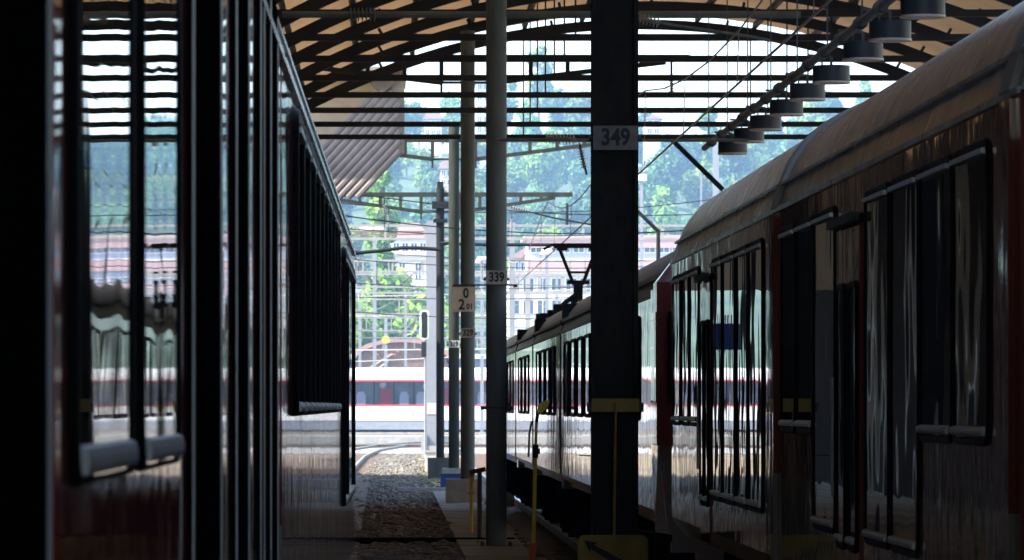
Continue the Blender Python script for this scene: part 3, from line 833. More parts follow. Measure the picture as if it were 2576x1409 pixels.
cantilever("grey tension rod with insulator under the arch right of pole 349", [P(1600, 45, 66), P(1700, 65, 66), P(1900, 95, 66), P(1935, 103, 66)], .022, ins=[(P(1600, 46, 66), P(1660, 58, 66), 7, .03, .08)], m=M_steel)
cantilever("short vertical black rod with a clamp below the third gantry", [P(1426, 512, 160), P(1425, 566, 160)], .05)

# overhead wires of the right track
def wire(label, pts, r, name="contact_wire", m=None):
    mb = MB(); mb.tube(pts, r, 6); return tag(mb.obj(name, m or M_wire), label, "wire", "overhead wires")
wire("lower contact wire rising to the top right above the right train", [(3.5, 22, 5.27), (3.5, 190, 5.27)], .012)
ms = []
for k in range(41):
    y = 22 + k * 4.2; q = ((y - 31) % 36) / 36.0
    ms.append((3.52, y, 6.55 - 0.75 * (1 - (2 * q - 1) ** 2)))
wire("upper sagging support wire above the right train", ms, .010, "messenger_wire")
for k in range(2, 30, 2):
    y = ms[k][1]
    mb = MB(); mb.tube([(3.5, y, 5.27), (3.52, y, ms[k][2])], .006, 5)
    tag(mb.obj("wire_dropper", M_wire), "thin dropper tying the two overhead wires together", "dropper", "wire droppers")

for k, (d, xa, xb, pa, pb, sag) in enumerate([(118, -2, 8, 545, 560, .3), (126, -3, 9, 470, 520, .35), (140, -3, 10, 575, 560, .3), (150, -4, 10, 640, 655, .3), (156, -4, 11, 700, 690, .4), (175, -5, 12, 610, 640, .4), (182, -5, 12, 740, 725, .3), (165, -4, 11, 775, 790, .25), (148, -3, 11, 510, 480, .5)]):
    za, zb_ = P(0, pa, d).z, P(0, pb, d).z
    wire("dark cross wire spanning the tracks beyond the hall mouth", [(xa + (xb - xa) * q / 12, d + (q - 6) * .8, za + (zb_ - za) * q / 12 - sag * (1 - (q / 6 - 1) ** 2)) for q in range(13)], .016, "cross_wire", M_dark)
    for q in (3, 6, 9):
        x = xa + (xb - xa) * q / 12 + random.uniform(-.4, .4); z = za + (zb_ - za) * q / 12 - sag * (1 - (q / 6 - 1) ** 2)
        if k in (1, 3, 5, 8):
            t = thing("wire_insulator", "small dark insulator string hanging from a cross wire", "insulator", (x, d + (q - 6) * .8, z), 0, "insulators on the cross wires")
            mb = MB(); mb.tube([(0, 0, 0), (0, 0, -.75)], .012, 6); mb.obj("rod", M_dark, t)
            mb = MB(); insulator(mb, (0, 0, -.2), (0, 0, -.5), 5, .02, .05); mb.obj("disc_string", M_ceramic, t)
t = thing("platform_sign", "blue platform board on a post left of the tracks, seen mirrored in the right windows", "sign", (-3.9, 111, 0))
mb = MB(); mb.box(-.5, .5, -.05, .05, 3.4, 4.0); mb.obj("board", M_blue, t)
mb = MB(); mb.box(-.06, .06, .06, .18, 0, 4.2); mb.obj("post", M_dsteel, t)
# hanging lamps
rod = thing("lamp_rail", "dark conduit rail that the drum lamps hang beside", "rail", (5.12, 38, 6.2))
mb = MB(); mb.tube([(0, 0, 0), (0, 38, 0)], .05, 10)
for k in range(18): mb.tube([(0, k * 2.1 + .5, 0), (0, k * 2.1 + .75, 0)], .075, 10)
mb.obj("conduit", M_dsteel, rod, smooth=True)
mb = MB()
for k in range(1, 9): mb.beam((0, 38 - 33 + 4.82 * 0 + k * 4.0, .05), (0, 38 - 33 + k * 4.0, 2.0), .018)
mb.obj("suspension_rod", M_dsteel, rod)
lm = MB(); lm.tube([(0, 0, 0), (0, 0, .19)], .225, 28); me_h = lm.mesh("housing", M_lampbox, smooth=True)
lm = MB(); lm.tube([(0, 0, -.022), (0, 0, 0)], .232, 28); me_r = lm.mesh("rim", M_lamprim, smooth=True)
lm = MB(); lm.beam((0, 0, .19), (0, 0, .30), .03); lm.beam((0, 0, .30), (-.28, 0, .32), .028); lm.beam((-.1, .12, .19), (-.1, .12, .30), .02); me_b = lm.mesh("bracket", M_dsteel)
labs = ["largest drum lamp at the top, partly cut off", "second drum lamp from the top of the row", "third drum lamp in the row, dark against the arch", "fourth drum lamp, in front of bright sky",
        "fifth drum lamp, in front of the sky above the tree line", "sixth drum lamp, in front of the hillside crest", "seventh drum lamp in the row", "eighth drum lamp, second from the low end", "last and lowest drum lamp, browner than the others"]
for k, px in enumerate((2320, 2238, 2170, 2090, 2030, 1977, 1925, 1883, 1842)):
    d = F * 5.4 / (px - 963)
    t = thing("hall_lamp", labs[k], "lamp", (5.4, d, CAM_H + 3.9), 0, "drum lamps hanging under the roof")
    part("housing", me_h, t); part("rim", me_r, t); part("bracket", me_b, t)

# marker poles
t = thing("shunting_pole", "tall yellow pole with a yellow head and orange foot", "marker pole", (P(1338, 1409, 45).x, 45, 0))
x0 = t.location.x
def S(px, py): q = P(px, py, 45); return (q.x - x0, 0, q.z)
mb = MB(); mb.tube([S(1341, 1375), S(1346, 1150)], .019, 10); mb.tube([S(1347, 1120), S(1349, 1060)], .014, 10); mb.obj("rod", M_yellow, t, smooth=True)
mb = MB(); mb.tube([S(1346, 1152), S(1347, 1118)], .028, 10); mb.box(S(1349, 0)[0], S(1358, 0)[0], -.02, .02, S(0, 1142)[2], S(0, 1128)[2]); mb.obj("grip", M_black, t); mb = MB(); mb.tube([S(1349, 1062), S(1352, 1040)], .016, 8); mb.obj("neck", M_black, t)
mb = MB(); mb.prism([S(1351, 1045), S(1353, 1018), S(1366, 1009), S(1383, 1006), S(1378, 1022), S(1366, 1036)], (0, .06, 0)); mb.obj("head", M_yellow, t)
mb = MB(); mb.tube([(-.008, 0, 0), S(1338, 1400), S(1341, 1366)], .032, 12); mb.obj("foot_sleeve", M_orange, t, smooth=True)
mb = MB(); mb.tube([S(1329, 1150), S(1331, 1090), S(1337, 1060)], .010, 8); mb.obj("wire_loop", M_wire, t)

t = thing("marker_post", "short yellow marker rod leaning beside the grey post", "marker post", P(1185, 1352, 75.9))
b0 = P(1185, 1352, 75.9)
mb = MB(); mb.tube([(0, 0, 0), P(1186, 1200, 75.9) - b0], .028, 10); mb.obj("rod", M_yellow, t)
mb = MB(); mb.tube([P(1185, 1200, 75.9) - b0, P(1187, 1190, 75.9) - b0], .045, 10); mb.beam(P(1174, 1241, 75.9) - b0, P(1192, 1240, 75.9) - b0, .04); mb.obj("cap", M_dyellow, t)
t = thing("post", "thin grey post with a slanted cap beside pole 339", "post", (P(1206, 1380, 72.8).x, 72.8, 0))
z1 = P(0, 1185, 72.8).z
mb = MB(); mb.tube([(0, 0, 0), (0, 0, z1)], .035, 12); mb.obj("shaft", M_steel, t)
mb = MB(); mb.beam((-.16, 0, z1 - .02), (.09, 0, z1 + .03), .07); mb.obj("cap", M_dsteel, t)
t = thing("buffer_signal", "yellow board with a black spot beside the far coaches", "signal", (P(1279, 1190, 98).x, 98, 0))
mb = MB(); mb.box(-.09, .09, -.03, .03, .62, 1.36); mb.obj("board", M_yellow, t)
mb = MB(); mb.tube([(0.02, -.04, .8), (.02, -.03, .8)], .05, 12); mb.obj("spot", M_ink, t)
mb = MB(); mb.box(-.1, .12, -.03, .1, 0, .62); mb.obj("foot", M_dsteel, t)
# concrete block and bucket near poles in the sun
t = thing("relay_box", "pale weathered relay box at the foot of the pale mast", "cabinet", (P(1082, 1200, 150).x, 150, 0))
mb = MB(); mb.box(-.17, .17, -.15, .15, 0, .62); mb.obj("housing", M_plate2, t)
mb = MB(); mb.box(-.2, .2, -.18, .18, .62, .68); mb.obj("lid", M_conc, t)

# ------------------------------------------------------------------ white and red train across the yard
def white_coach(label, xa, xb, d):
    c = thing("white_train_coach", label, "train coach", ((xa + xb) / 2, d, 0), 0, "white and red train across the yard")
    h = (xb - xa) / 2 - .25
    mb = MB()
    mb.cur = 0; mb.box(-h, h, 0, 2.8, 1.10, 2.14); mb.box(-h, h, 0, 2.8, 3.72, 4.02)
    mb.cur = 1; mb.box(-h, h, 0.03, 2.77, .48, 1.10)
    mb.obj("body", [M_white, M_skirt], c)
    mb = MB(); mb.box(-h + .01, h - .01, .75, 2.75, 2.14, 3.72); mb.obj("interior", M_skirt, c)
    mb = MB(); mb.prism([(-h, 0.02, 4.02), (-h, .22, 4.36), (-h, .9, 4.62), (-h, 1.9, 4.62), (-h, 2.58, 4.36), (-h, 2.78, 4.02)], (2 * h, 0, 0)); mb.obj("roof", M_white, c)
    mb = MB()
    k = -h + 1.5
    while k < h - 2: mb.beam((k, .05, 4.12), (k + .25, .25, 4.38), .08); k += 2.6
    mb.obj("roof_strake", M_skirt, c)
    for z in (2.10, 3.76):
        mb = MB(); mb.box(-h, h, -.012, 0.0, z - .045, z + .055); mb.obj("red_stripe", M_red, c)
    sm = MB(); sm.box(-.42, .2, .07, .4, 2.15, 2.85); sm.box(-.34, .1, .06, .35, 2.85, 3.02); me_s = sm.mesh("seat", mat("seat_fabric", (.72, .73, .88), .8))
    sm = MB(); sm.box(-.42, .45, .08, .4, 2.15, 3.25); me_s2 = sm.mesh("seat", mat("seat_red", (.65, .04, .07), .8))
    hm = MB(); hm.tube([(0, .3, 3.22), (0, .3, 3.38), (0, .3, 3.6)], [.16, .27, .2], 14); me_h2 = hm.mesh("headrest", M_white, smooth=True)
    fm = MB()
    for q in (-1, 1): fm.box(q * .665 - .06, q * .665 + .06, -.004, .1, 2.156, 3.714)
    me_f = fm.mesh("window", M_black)
    pm = MB(); pm.face([(-.6, .02, 2.16), (.6, .02, 2.16), (.6, .02, 3.70), (-.6, .02, 3.70)]); me_p = pm.mesh("pane", M_pane, recalc=False)
    n = int(2 * h / 1.335); x0 = -(n - 1) * 1.335 / 2
    for k in range(n):
        x = x0 + k * 1.335
        w_ = part("window", me_f, c, (x, 0, 0)); part("pane", me_p, w_)
        part("seat", me_s if k % 3 else me_s2, w_, (random.uniform(-.2, .15), 0, 0))
        if k % 2: part("headrest", me_h2, w_, (random.uniform(-.25, .25), 0, random.uniform(-.1, .05)))
    bo = MB()
    for q in (-h + 3, h - 3):
        bo.box(q - 1.7, q + 1.7, .5, 2.3, .42, .8)
        for wq in (-1.2, 1.2):
            for yy in (.55, 2.15): bo.tube([(q + wq, yy, .6), (q + wq, yy + .12, .6)], .44, 18)
    bo.box(-h + 5, h - 5, .3, 2.5, .30, .48)
    bo.obj("bogie", M_under, c)
    return c
wc = white_coach("white coach with red stripes crossing the yard, logo on its flank", -13.5, 12.3, 320)
q = P(1044, 1040, 320) - wc.location
mb = MB(); mb.box(q.x - .27, q.x - .03, -.008, 0, q.z - .12, q.z + .12); lg = mb.obj("logo", M_red, wc)
mb = MB(); mb.box(q.x - .25, q.x - .05, -.014, -.008, q.z - .02, q.z + .02); mb.box(q.x - .17, q.x - .13, -.0145, -.0085, q.z - .08, q.z + .08); mb.obj("logo_cross", M_white, lg)
text("SBB CFF", .17, M_ink, lg, (q.x + .36, -.01, q.z), sx=.8)
white_coach("white coach with red stripes beyond the right coaches, hidden from direct view", 12.6, 38.4, 320)
white_coach("white coach with red stripes behind the left train, seen in mirrored glass", -39.6, -13.8, 320)

# ------------------------------------------------------------------ yard: gantries, masts, lights, signal
def mast(label, px, d, y_top, wdt=.3, m=M_greymast, name="mast", group=None):
    x = (px - 963) / F * d; h = CAM_H + (1020 - y_top) / F * d
    t = thing(name, label, "mast", (x, d, 0), 0, group)
    mb = MB(); mb.box(-wdt / 2, wdt / 2, -wdt / 2, -wdt * .3, 0, h); mb.box(-wdt / 2, wdt / 2, wdt * .3, wdt / 2, 0, h); mb.box(-wdt * .42, wdt * .42, -wdt * .3, wdt * .3, 0, h - .003); mb.obj("shaft", m, t)
    mb = MB(); mb.box(-wdt * .8, wdt * .8, -wdt * .8, wdt * .8, 0, .5); mb.obj("foundation", M_conc, t)
    return t, h
tm, _ = mast("thick pale blue grey mast left of the black pole", 1085, 190, 556, .39)
mb = MB(); mb.box(-.42, -.2, -.35, -.2, 0.0, .95); mb.obj("side_box", M_conc, tm)
mb = MB(); mb.box(-.19, .19, -.215, -.20, 1.75, 2.2); mb.obj("warning_plate", M_lamprim, tm)
mast("thin white pole between the dark poles", 1164, 150, 560, .09, M_white)
mast("thin grey mast right of pole 339", 1288, 210, 560, .22)
def gantry(label, d, xa, xb, y1, y2, step, m=M_gantry, th=.10, braces=False, legs=True):
    t = thing("signal_gantry", label, "gantry", ((xa + xb) / 2, d, 0), 0, "portal gantries over the yard tracks")
    z1 = CAM_H + (1020 - y1) / F * d; z2 = CAM_H + (1020 - y2) / F * d; h = (xb - xa) / 2
    mb = MB()
    for z in (z1, z2): mb.box(-h, h, -.12, .12, z - th / 2, z + th / 2)
    k = -h
    n = 0
    while k <= h:
        mb.box(k - th * .45, k + th * .45, -.1, .1, z2 + th / 2 + .001, z1 - th / 2 - .001)
        if braces and k + step <= h: mb.beam((k, 0, z1 if n % 2 else z2), (k + step, 0, z2 if n % 2 else z1), th * .5)
        k += step; n += 1
    mb.obj("girder", m, t)
    if legs:
        for q in (-h, h):
            mb = MB(); mb.box(q - .16, q + .16, -.16, .16, 0, z2 - th / 2); mb.obj("leg", m, t)
    return t
gantry("ladder shaped gantry in front of the pink building", 205, -1.6, 16.5, 568, 601, 1.7)
gantry("white framed gantry below the pantograph head", 250, -2.6, 14, 657, 684, 1.55)
gantry("gantry with wide box openings right of pole 339", 280, 5.2, 16, 692, 737, 1.33, th=.2)
gantry("low pale gantry above the arched shed", 262, -12, 3.0, 722, 737, 2.2)
gantry("braced gantry low over the bright shrubs", 295, -9, 15, 753, 790, 2.0, braces=True, th=.09)
gantry("thin gantry near the white house", 330, -14, 10, 655, 690, 2.4, th=.09)
gantry("low lattice gantry in front of the grey green block", 345, -12, 14, 800, 832, 1.8, braces=True, th=.08)
gantry("pale gantry above the poplar's foot", 225, -9, 2.2, 583, 590, 4.0, m=M_rust, th=.07)
gantry("farther gantry right of the pale mast", 380, -10, 18, 850, 880, 2.5, th=.09)
for i, (px, d, yt, wd, lab) in enumerate([(942, 338, 578, .26, "mast carrying the twin floodlight in front of the poplar"), (1613, 330, 455, .2, "mast of the floodlight beside pole 349"), (1375, 300, 640, .2, "mast under the oval white lamp"),
                             (1212, 290, 660, .2, "mast of the white lamp between the poles"), (1800, 350, 350, .42, "pale square mast above the right coach roof"), (1763, 340, 420, .12, "thin lattice mast right of the floodlight"), (970, 330, 800, .22, "short mast with a yellow disc"),
                             (1330, 350, 700, .2, "slim mast in front of the white frames"), (1440, 360, 720, .2, "slim mast by the pantograph"), (905, 360, 760, .22, "slim mast at the left train's end"), (1020, 338, 740, .2, "slim mast left of the pale mast"), (1400, 330, 690, .18, "slim mast above the far coach roofs")]):
    t, h = mast(lab, px, d, yt, wd, name="lamp_mast" if i < 4 else "mast")
    if i == 0:
        mb = MB(); mb.box(-1.05, -.15, -.25, .1, h - .05, h + .34); mb.obj("floodlight", M_plate, t); mb = MB(); mb.box(-.05, .62, -.25, .1, h - .02, h + .36); mb.obj("floodlight", M_plate, t)
    if i == 1:
        mb = MB(); mb.box(-.35, .35, -.2, .1, h, h + .42); mb.obj("floodlight", M_white, t)
    if i in (2, 3):
        mb = MB(); mb.tube([(-.42, 0, h), (-.2, 0, h + .12), (.25, 0, h + .14), (.45, 0, h + .03)], [.08, .22, .22, .06], 10); mb.obj("lamp_head", M_white, t, smooth=True)
    if i == 6:
        z = CAM_H + (1020 - 855) / F * d
        mb = MB(); mb.tube([(0, -.16, z), (0, -.13, z)], .26, 16); mb.obj("disc", M_yellow, t)
# signal
d = 188; t = thing("light_signal", "black three lamp railway signal beside the pale mast", "signal", (P(1066, 900, d).x, d, 0))
mb = MB()
za, zb = P(0, 850, d).z, P(0, 785, d).z
mb.prism([(x, -.05, z) for x, z in rrect(-.09, .13, za, zb, .09)], (0, .1, 0)); mb.prism([(x, -.05, z) for x, z in rrect(-.1, .1, P(0, 898, d).z, P(0, 860, d).z, .05)], (0, .1, 0)); mb.obj("head", M_black, t)
mb = MB(); mb.tube([(.05, .09, 0), (.05, .09, zb)], .04, 8); mb.obj("shaft", M_greymast, t)
mb = MB()
L = rrect(-.14, .17, za - .05, zb + .05, .1)
for a, b in zip(L, L[1:] + L[:1]): mb.beam((a[0], 0, a[1]), (b[0], 0, b[1]), .05)
mb.obj("rim", M_white, t)
# yard wires
for k, (ya, d1, d2, x1, x2, z1, z2) in enumerate([(0, 200, 330, -10, 16, 7.2, 7.0), (0, 240, 300, -12, 14, 6.6, 6.3), (0, 270, 340, -9, 20, 6.2, 6.9), (0, 290, 250, -12, 16, 5.6, 5.4), (0, 320, 300, -12, 16, 8.3, 8.0), (0, 230, 260, -8, 18, 8.9, 8.4), (0, 330, 250, -12, 15, 4.9, 5.4), (0, 360, 310, -14, 16, 10.3, 9.8)]):
    mb = MB(); mb.tube([(x1 + (x2 - x1) * q / 10, d1 + (d2 - d1) * q / 10, z1 + (z2 - z1) * q / 10 - .25 * (1 - (q / 5 - 1) ** 2)) for q in range(11)], .03, 6)
    tag(mb.obj("yard_wire", M_gantry), "pale overhead wire crossing the yard between the gantries", "wire", "wires over the yard")

# ------------------------------------------------------------------ buildings
def building(name, label, px0, px1, y0, y1, d, depth, m, rows, cols, wm=M_win, frac=(.62, .6), roof=None, rm=None, trim=None, to_ground=True, cat="building", bands=None):
    a, b = P(px0, y0, d), P(px1, y1, d)
    x0, x1 = a.x, b.x; zt, zb = a.z, b.z
    cx = (x0 + x1) / 2; h = (x1 - x0) / 2
    gz = ground_z(cx, d) if d > 560 else 0.0
    t = thing(name, label, cat, (cx, d, gz))
    mb = MB(); mb.box(-h, h, 0, depth, 0 if to_ground else zb - gz, zt - gz); mb.obj("wall", m, t)
    rh = (zt - zb) / rows; cw = 2 * h / cols
    wm_, hm_ = cw * frac[0] / 2, rh * frac[1] / 2
    fm = MB(); fr = .1
    fm.box(-wm_ - fr, wm_ + fr, -.06, -.002, -hm_ - fr, -hm_); fm.box(-wm_ - fr, wm_ + fr, -.06, -.002, hm_, hm_ + fr)
    fm.box(-wm_ - fr, -wm_, -.06, -.002, -hm_, hm_); fm.box(wm_, wm_ + fr, -.06, -.002, -hm_, hm_); fm.box(-.04, .04, -.05, -.002, -hm_, hm_)
    me_f = fm.mesh("window", trim or M_white)
    pm = MB(); pm.face([(-wm_, -.02, -hm_), (wm_, -.02, -hm_), (wm_, -.02, hm_), (-wm_, -.02, hm_)]); me_p = pm.mesh("pane", wm, recalc=False)
    for r in range(rows):
        for k in range(cols):
            w_ = part("window", me_f, t, (-h + cw * (k + .5), 0, zt - gz - rh * (r + .5))); part("pane", me_p, w_)
    if bands:
        for (ya, yb, bm) in bands:
            za, zb2 = P(0, ya, d).z - gz, P(0, yb, d).z - gz
            mb = MB(); mb.box(-h - .2, h + .2, -.35, -.07, zb2, za); mb.obj("balcony_band", bm, t)
    if roof:
        mb = MB(); e = .5
        if roof == 'gable': mb.prism([(-h - e, -e, zt - gz), (h + e, -e, zt - gz), (0, -e, zt - gz + h * .75)], (0, depth + 2 * e, 0))
        elif roof == 'hip': mb.prism([(-h - e, -e, zt - gz + .01), (h + e, -e, zt - gz + .01), (h * .5, -e, zt - gz + 1.8), (-h * .5, -e, zt - gz + 1.8)], (0, depth + 2 * e, 0))
        else: mb.box(-h - e, h + e, -e, depth + e, zt - gz + .002, zt - gz + .35)
        mb.obj("roof", rm or M_tile, t)
    return t
def ground_z(x, y):
    t = (y - 590) / 420.0
    if t <= 0: return 0.0
    t = min(t, 1.4)
    z = 55.0 * (t ** 0.9 if t < 1 else 1.0 + (t - 1) * .1)
    z *= 1.0 + .06 * math.sin(x * .045 + 1) + .05 * math.sin(x * .11 + y * .01)
    return z
building("white_house", "white two storey house left of the pale mast", 950, 1072, 642, 800, 480, 10, M_wallw, 2, 3, frac=(.35, .5), roof='flat', rm=M_wallw)
building("office_block", "grey green block with rows of white framed windows behind the arched shed", 860, 1080, 728, 900, 500, 12, M_wallg, 4, 8, frac=(.55, .5))
building("apartment_block", "long pink banded block right of pole 349", 1330, 1830, 600, 780, 520, 14, M_bluewall, 4, 14, frac=(.7, .55), roof='flat', rm=M_pink,
         bands=[(604, 624, M_pink), (655, 682, M_pink), (712, 730, M_pink)])
building("white_hall", "white framed building right of pole 339", 1275, 1490, 690, 800, 470, 10, M_wallw, 2, 6, frac=(.7, .6), roof='flat', rm=M_wallw)
building("gabled_house", "grey gabled house between the poles", 1285, 1350, 650, 760, 545, 10, M_bluewall, 2, 3, roof='gable', rm=M_tile)
building("brick_house", "pale house with a pink roof behind the white house", 985, 1075, 600, 720, 560, 10, M_wallw, 2, 4, roof='hip', rm=M_pink)
building("grey_tower", "blue grey block mirrored in the left train's windows", 1850, 1935, 470, 800, 540, 14, M_bluewall, 6, 5)
building("hill_block", "pale tower block on the hillside left of pole 339", 1198, 1262, 206, 340, 930, 14, M_bluewall, 5, 4, frac=(.6, .5), roof='flat', rm=M_wallw)
building("hill_house", "pale house among trees near the hill crest", 1068, 1110, 300, 345, 880, 10, M_wallw, 2, 3, roof='hip')
building("hill_villa", "pink roofed villa on the middle of the hillside", 1108, 1150, 425, 470, 770, 10, M_pink, 2, 3, roof='hip')
building("hill_cottage", "small white cottage among the trees right of pole 349", 1625, 1660, 300, 340, 860, 10, M_wallw, 2, 2, roof='gable')
# arched shed
t = thing("arched_shed", "brown arched shed roof behind the white train", "shed", (P(1010, 0, 385).x, 385, 0))
hw = 115 / F * 385; zt = P(0, 862, 385).z; zb = P(0, 915, 385).z
pts = [(-hw * math.cos(math.pi * k / 16), zb + (zt - zb) * math.sin(math.pi * k / 16)) for k in range(17)]
mb = MB(); mb.prism([(-hw, 0, 0)] + [(x, 0, z) for x, z in pts] + [(hw, 0, 0)], (0, 25, 0)); mb.obj("gable_wall", M_brownw, t)
mb = MB(); mb.prism([(x * 1.04, -.5, z + .03) for x, z in pts] + [(x * 1.1, -.5, z * 1.02 + .22) for x, z in reversed(pts)], (0, 26, 0)); mb.obj("roof", M_tile, t)
mb = MB()
for (px, py, w_, h_) in ((945, 892, 14, 4), (985, 892, 22, 5), (1022, 880, 10, 4), (1050, 878, 10, 4), (1070, 892, 14, 5), (1000, 884, 8, 4), (1090, 890, 14, 4)):
    q = P(px, py, 385); mb.box(q.x - t.location.x - w_ / F * 192, q.x - t.location.x + w_ / F * 192, -.06, -.003, q.z - h_ / F * 192, q.z + h_ / F * 192)
mb.obj("orange_board", M_orangew, t)
mb = MB(); mb.beam((-hw, -.3, zb - 1), (-hw * .2, -.3, zt - .9), .12); mb.beam((-hw * .9, -.3, zb - 1.4), (-hw * .3, -.3, zb + .2), .12); mb.obj("strut", M_lamprim, t)
# low white roofs flanking the shed
for i, (pa, pb, yt, d, lab) in enumerate(((860, 925, 893, 400, "low white roofed shed left of the arched shed"), (1085, 1300, 885, 405, "low white roofed shed right of the arched shed"))):
    t = thing("low_shed", lab, "shed", (P((pa + pb) / 2, 0, d).x, d, 0)); h = (pb - pa) / 2 / F * d; z = P(0, yt, d).z
    mb = MB(); mb.box(-h, h, 0, 10, 0, z - .6); mb.obj("wall", M_skirt, t)
    mb = MB(); mb.prism([(-h - .3, -.4, z - .6), (h + .3, -.4, z - .6), (h + .3, -.4, z - .3), (-h - .3, -.4, z - .1)], (0, 11, 0)); mb.obj("roof", M_wallw, t)

# ------------------------------------------------------------------ hill and trees
hm = MB()
NX, NY = 60, 26
idx = {}
for j in range(NY + 1):
    for i in range(NX + 1):
        x = -420 + 1000 * i / NX; y = 560 + 700 * j / NY
        idx[i, j] = len(hm.v); hm.v.append((x, y, ground_z(x, y) - .35 if y > 592 else -.35))
for j in range(NY):
    for i in range(NX):
        hm.f.append((idx[i, j], idx[i + 1, j], idx[i + 1, j + 1], idx[i, j + 1])); hm.mi.append(0)
M_hill = mat("hill_undergrowth", (.045, .08, .025), rough=.95, var=.5, vscale=.08)
o = hm.obj("hill", M_hill, smooth=True); o["kind"] = "structure"

def crown_mesh(name, rx, rz, z0, n, m, leaf=.42, lobes=9, seed=1, column=False):
    rnd = random.Random(seed)
    v, f = [], []
    L = []
    for k in range(lobes):
        if column: L.append((Vector((rnd.uniform(-.3, .3) * rx, rnd.uniform(-.3, .3) * rx, z0 + rz * (k + .6) / lobes)), rx * rnd.uniform(.5, .85) * (1.15 - .7 * k / lobes)))
        else:
            a = rnd.uniform(0, 6.28); q = rnd.uniform(.15, .72)
            hh = rnd.random()
            L.append((Vector((math.cos(a) * rx * q * (1.1 - .5 * hh), math.sin(a) * rx * q * (1.1 - .5 * hh), z0 + rz * (.15 + .75 * hh))), rx * rnd.uniform(.32, .55)))
    for k in range(n):
        c, r = rnd.choice(L)
        d = Vector((rnd.gauss(0, 1), rnd.gauss(0, 1), rnd.gauss(0, 1))).normalized()
        p = c + d * r * (rnd.random() ** .35) * Vector((1, 1, .85)).length / 1.65
        nrm = (d + Vector((rnd.gauss(0, .5), rnd.gauss(0, .5), rnd.gauss(.3, .5)))).normalized()
        u_ = nrm.orthogonal().normalized(); w_ = nrm.cross(u_)
        a = rnd.uniform(0, 6.28); uu = (u_ * math.cos(a) + w_ * math.sin(a)); ww = nrm.cross(uu)
        s1 = leaf * rnd.uniform(.55, 1.25)
        i = len(v)
        v += [tuple(p - uu * s1), tuple(p - ww * s1 * .6), tuple(p + uu * s1), tuple(p + ww * s1 * .6)]
        f.append((i, i + 1, i + 2, i + 3))
    me = bpy.data.meshes.new(name); me.from_pydata(v, [], f); me.materials.append(m); me.update()
    return me
def trunk_mesh(h, r, seed=1):
    rnd = random.Random(seed); mb = MB()
    mb.tube([(0, 0, -.5), (rnd.uniform(-.1, .1), 0, h * .5), (rnd.uniform(-.2, .2), rnd.uniform(-.2, .2), h)], [r, r * .7, r * .3], 8)
    for k in range(5):
        a = rnd.uniform(0, 6.28); z = h * rnd.uniform(.4, .8)
        mb.tube([(0, 0, z), (math.cos(a) * h * .16, math.sin(a) * h * .16, z + h * .14), (math.cos(a) * h * .28, math.sin(a) * h * .28, z + h * .24)], [r * .45, r * .3, r * .1], 6)
    return mb.mesh("trunk", M_bark)
TR = []
for k in range(8):
    m = (M_leaf, M_leafd, M_leaf, M_leafb, M_leafd, M_leaf, M_leafd, M_leafb)[k]
    rx = (4.2, 3.6, 3.4, 3.2, 4.6, 3.0, 3.8, 3.6)[k]; rz = (9, 10, 7.5, 6.5, 9.5, 11, 8, 7)[k]
    TR.append((crown_mesh("crown", rx, rz, 2.2, 2600, m, leaf=.40, lobes=13, seed=k + 3), trunk_mesh(rz * .9, .28, k)))
def tree(label, x, y, k, s=1.0, group=None, name="tree", z=None, sz=1.0):
    t = thing(name, label, "tree", (x, y, ground_z(x, y) - .1 if z is None else z), random.uniform(0, 6.28), group)
    t.scale = (s, s, s * sz)
    part("crown", TR[k][0], t); part("trunk", TR[k][1], t)
    return t
n_h = 0
rows = [615, 650, 685, 720, 760, 800, 840, 880, 925, 970, 1010]
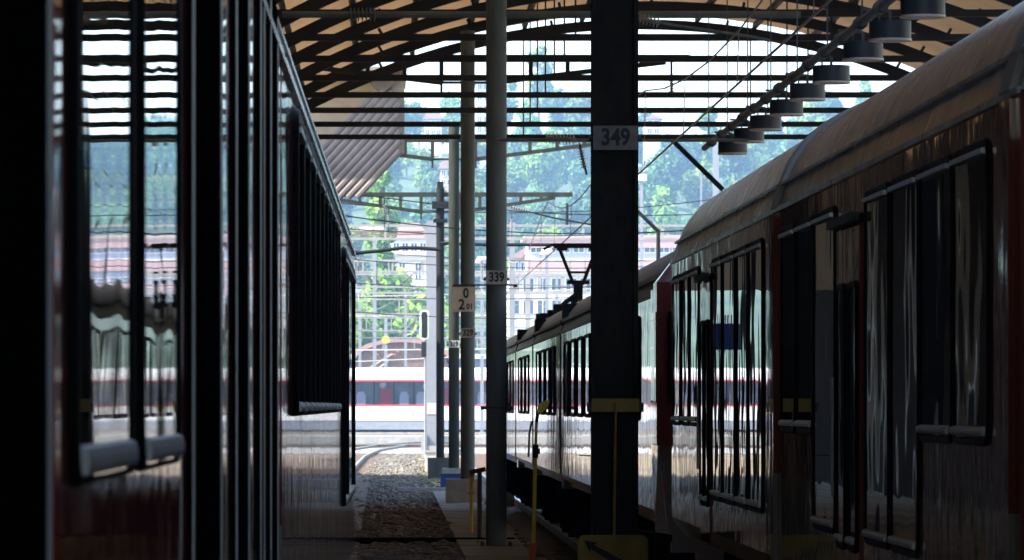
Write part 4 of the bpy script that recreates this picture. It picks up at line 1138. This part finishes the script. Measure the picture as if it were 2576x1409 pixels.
for r_, y in enumerate(rows):
    x = -.075 * y * (.25 if r_ % 2 else .22)
    while x < .122 * y:
        yy = y + random.uniform(-14, 14); xx = x + random.uniform(-1.5, 1.5)
        k = random.choice((0, 1, 2, 4, 5, 6, 1, 4, 3, 7)) if r_ > 1 else random.choice((3, 7, 0, 2, 5))
        skip = random.random() < .06
        # keep the house fronts clear
        for (ax, ay) in ((22, 930), (10, 880), (11, 770), (49, 860)):
            if abs(xx - ax) < 5.5 and -22 < yy - ay < 14: skip = True
        if not skip:
            tree("broad leafed tree on the wooded hillside", xx, yy, k, random.uniform(.8, 1.3), "trees on the wooded hillside", sz=random.uniform(.85, 1.2)); n_h += 1
        x += random.uniform(5.2, 8.6)
print("hill trees", n_h)
# poplar and nearer shrubs
pop = thing("poplar_tree", "tall blue green poplar left of the dark poles", "tree", (P(955, 0, 430).x, 430, 0))
part("crown", crown_mesh("crown", 2.5, 21.5, 1.5, 9000, M_leaf, leaf=.30, lobes=22, seed=31, column=True), pop); part("trunk", trunk_mesh(16, .35, 5), pop)
for (px, d, k, s, lab) in ((1015, 428, 3, .62, "bright green tree right of the poplar's foot"), (885, 400, 7, 1.15, "yellow green tree at the edge of the left train"), (1000, 450, 7, 1.6, "yellow green tree behind the poplar"), (1320, 400, 3, .75, "bright shrub right of pole 339"), (1385, 410, 7, .7, "bright shrub behind the far coach roofs"),
                        (1450, 405, 3, .72, "bright shrub below the pantograph"), (1040, 415, 7, .55, "bright low shrub beside the signal"), (935, 470, 0, .7, "dark green shrub before the grey green block"), (1200, 420, 3, .7, "bright shrub between the tube poles"), (1640, 420, 3, .9, "bright tree behind the bent cantilever"),
                        (1860, 440, 7, 1.3, "yellow green tree right of the pink banded block"), (1780, 430, 0, 1.0, "green tree beside the pink banded block"), (2050, 450, 4, 1.5, "green tree far right behind the coach roof"), (1130, 440, 7, .8, "yellow green tree behind the dark poles")):
    tree(lab, P(px, 0, d).x, d, k, s, None, "bright_tree" if k in (3, 7) else "tree", z=-.05)

# ------------------------------------------------------------------ haze
hz = MB(); hz.box(-760, 860, -200, 1460, -1.4, 96.0)
M_haze = bpy.data.materials.new("haze_air"); M_haze.use_nodes = True
n, l = M_haze.node_tree.nodes, M_haze.node_tree.links
n.remove(n["Principled BSDF"])
pv = n.new("ShaderNodeVolumePrincipled"); pv.inputs["Color"].default_value = (0.40, 0.66, 1.0, 1); pv.inputs["Density"].default_value = 0.00038
pv.inputs["Anisotropy"].default_value = 0.0
l.new(pv.outputs[0], n["Material Output"].inputs["Volume"])
o = hz.obj("haze", M_haze); tag(o, "pale blue summer haze over the hillside", "haze", kind="stuff")
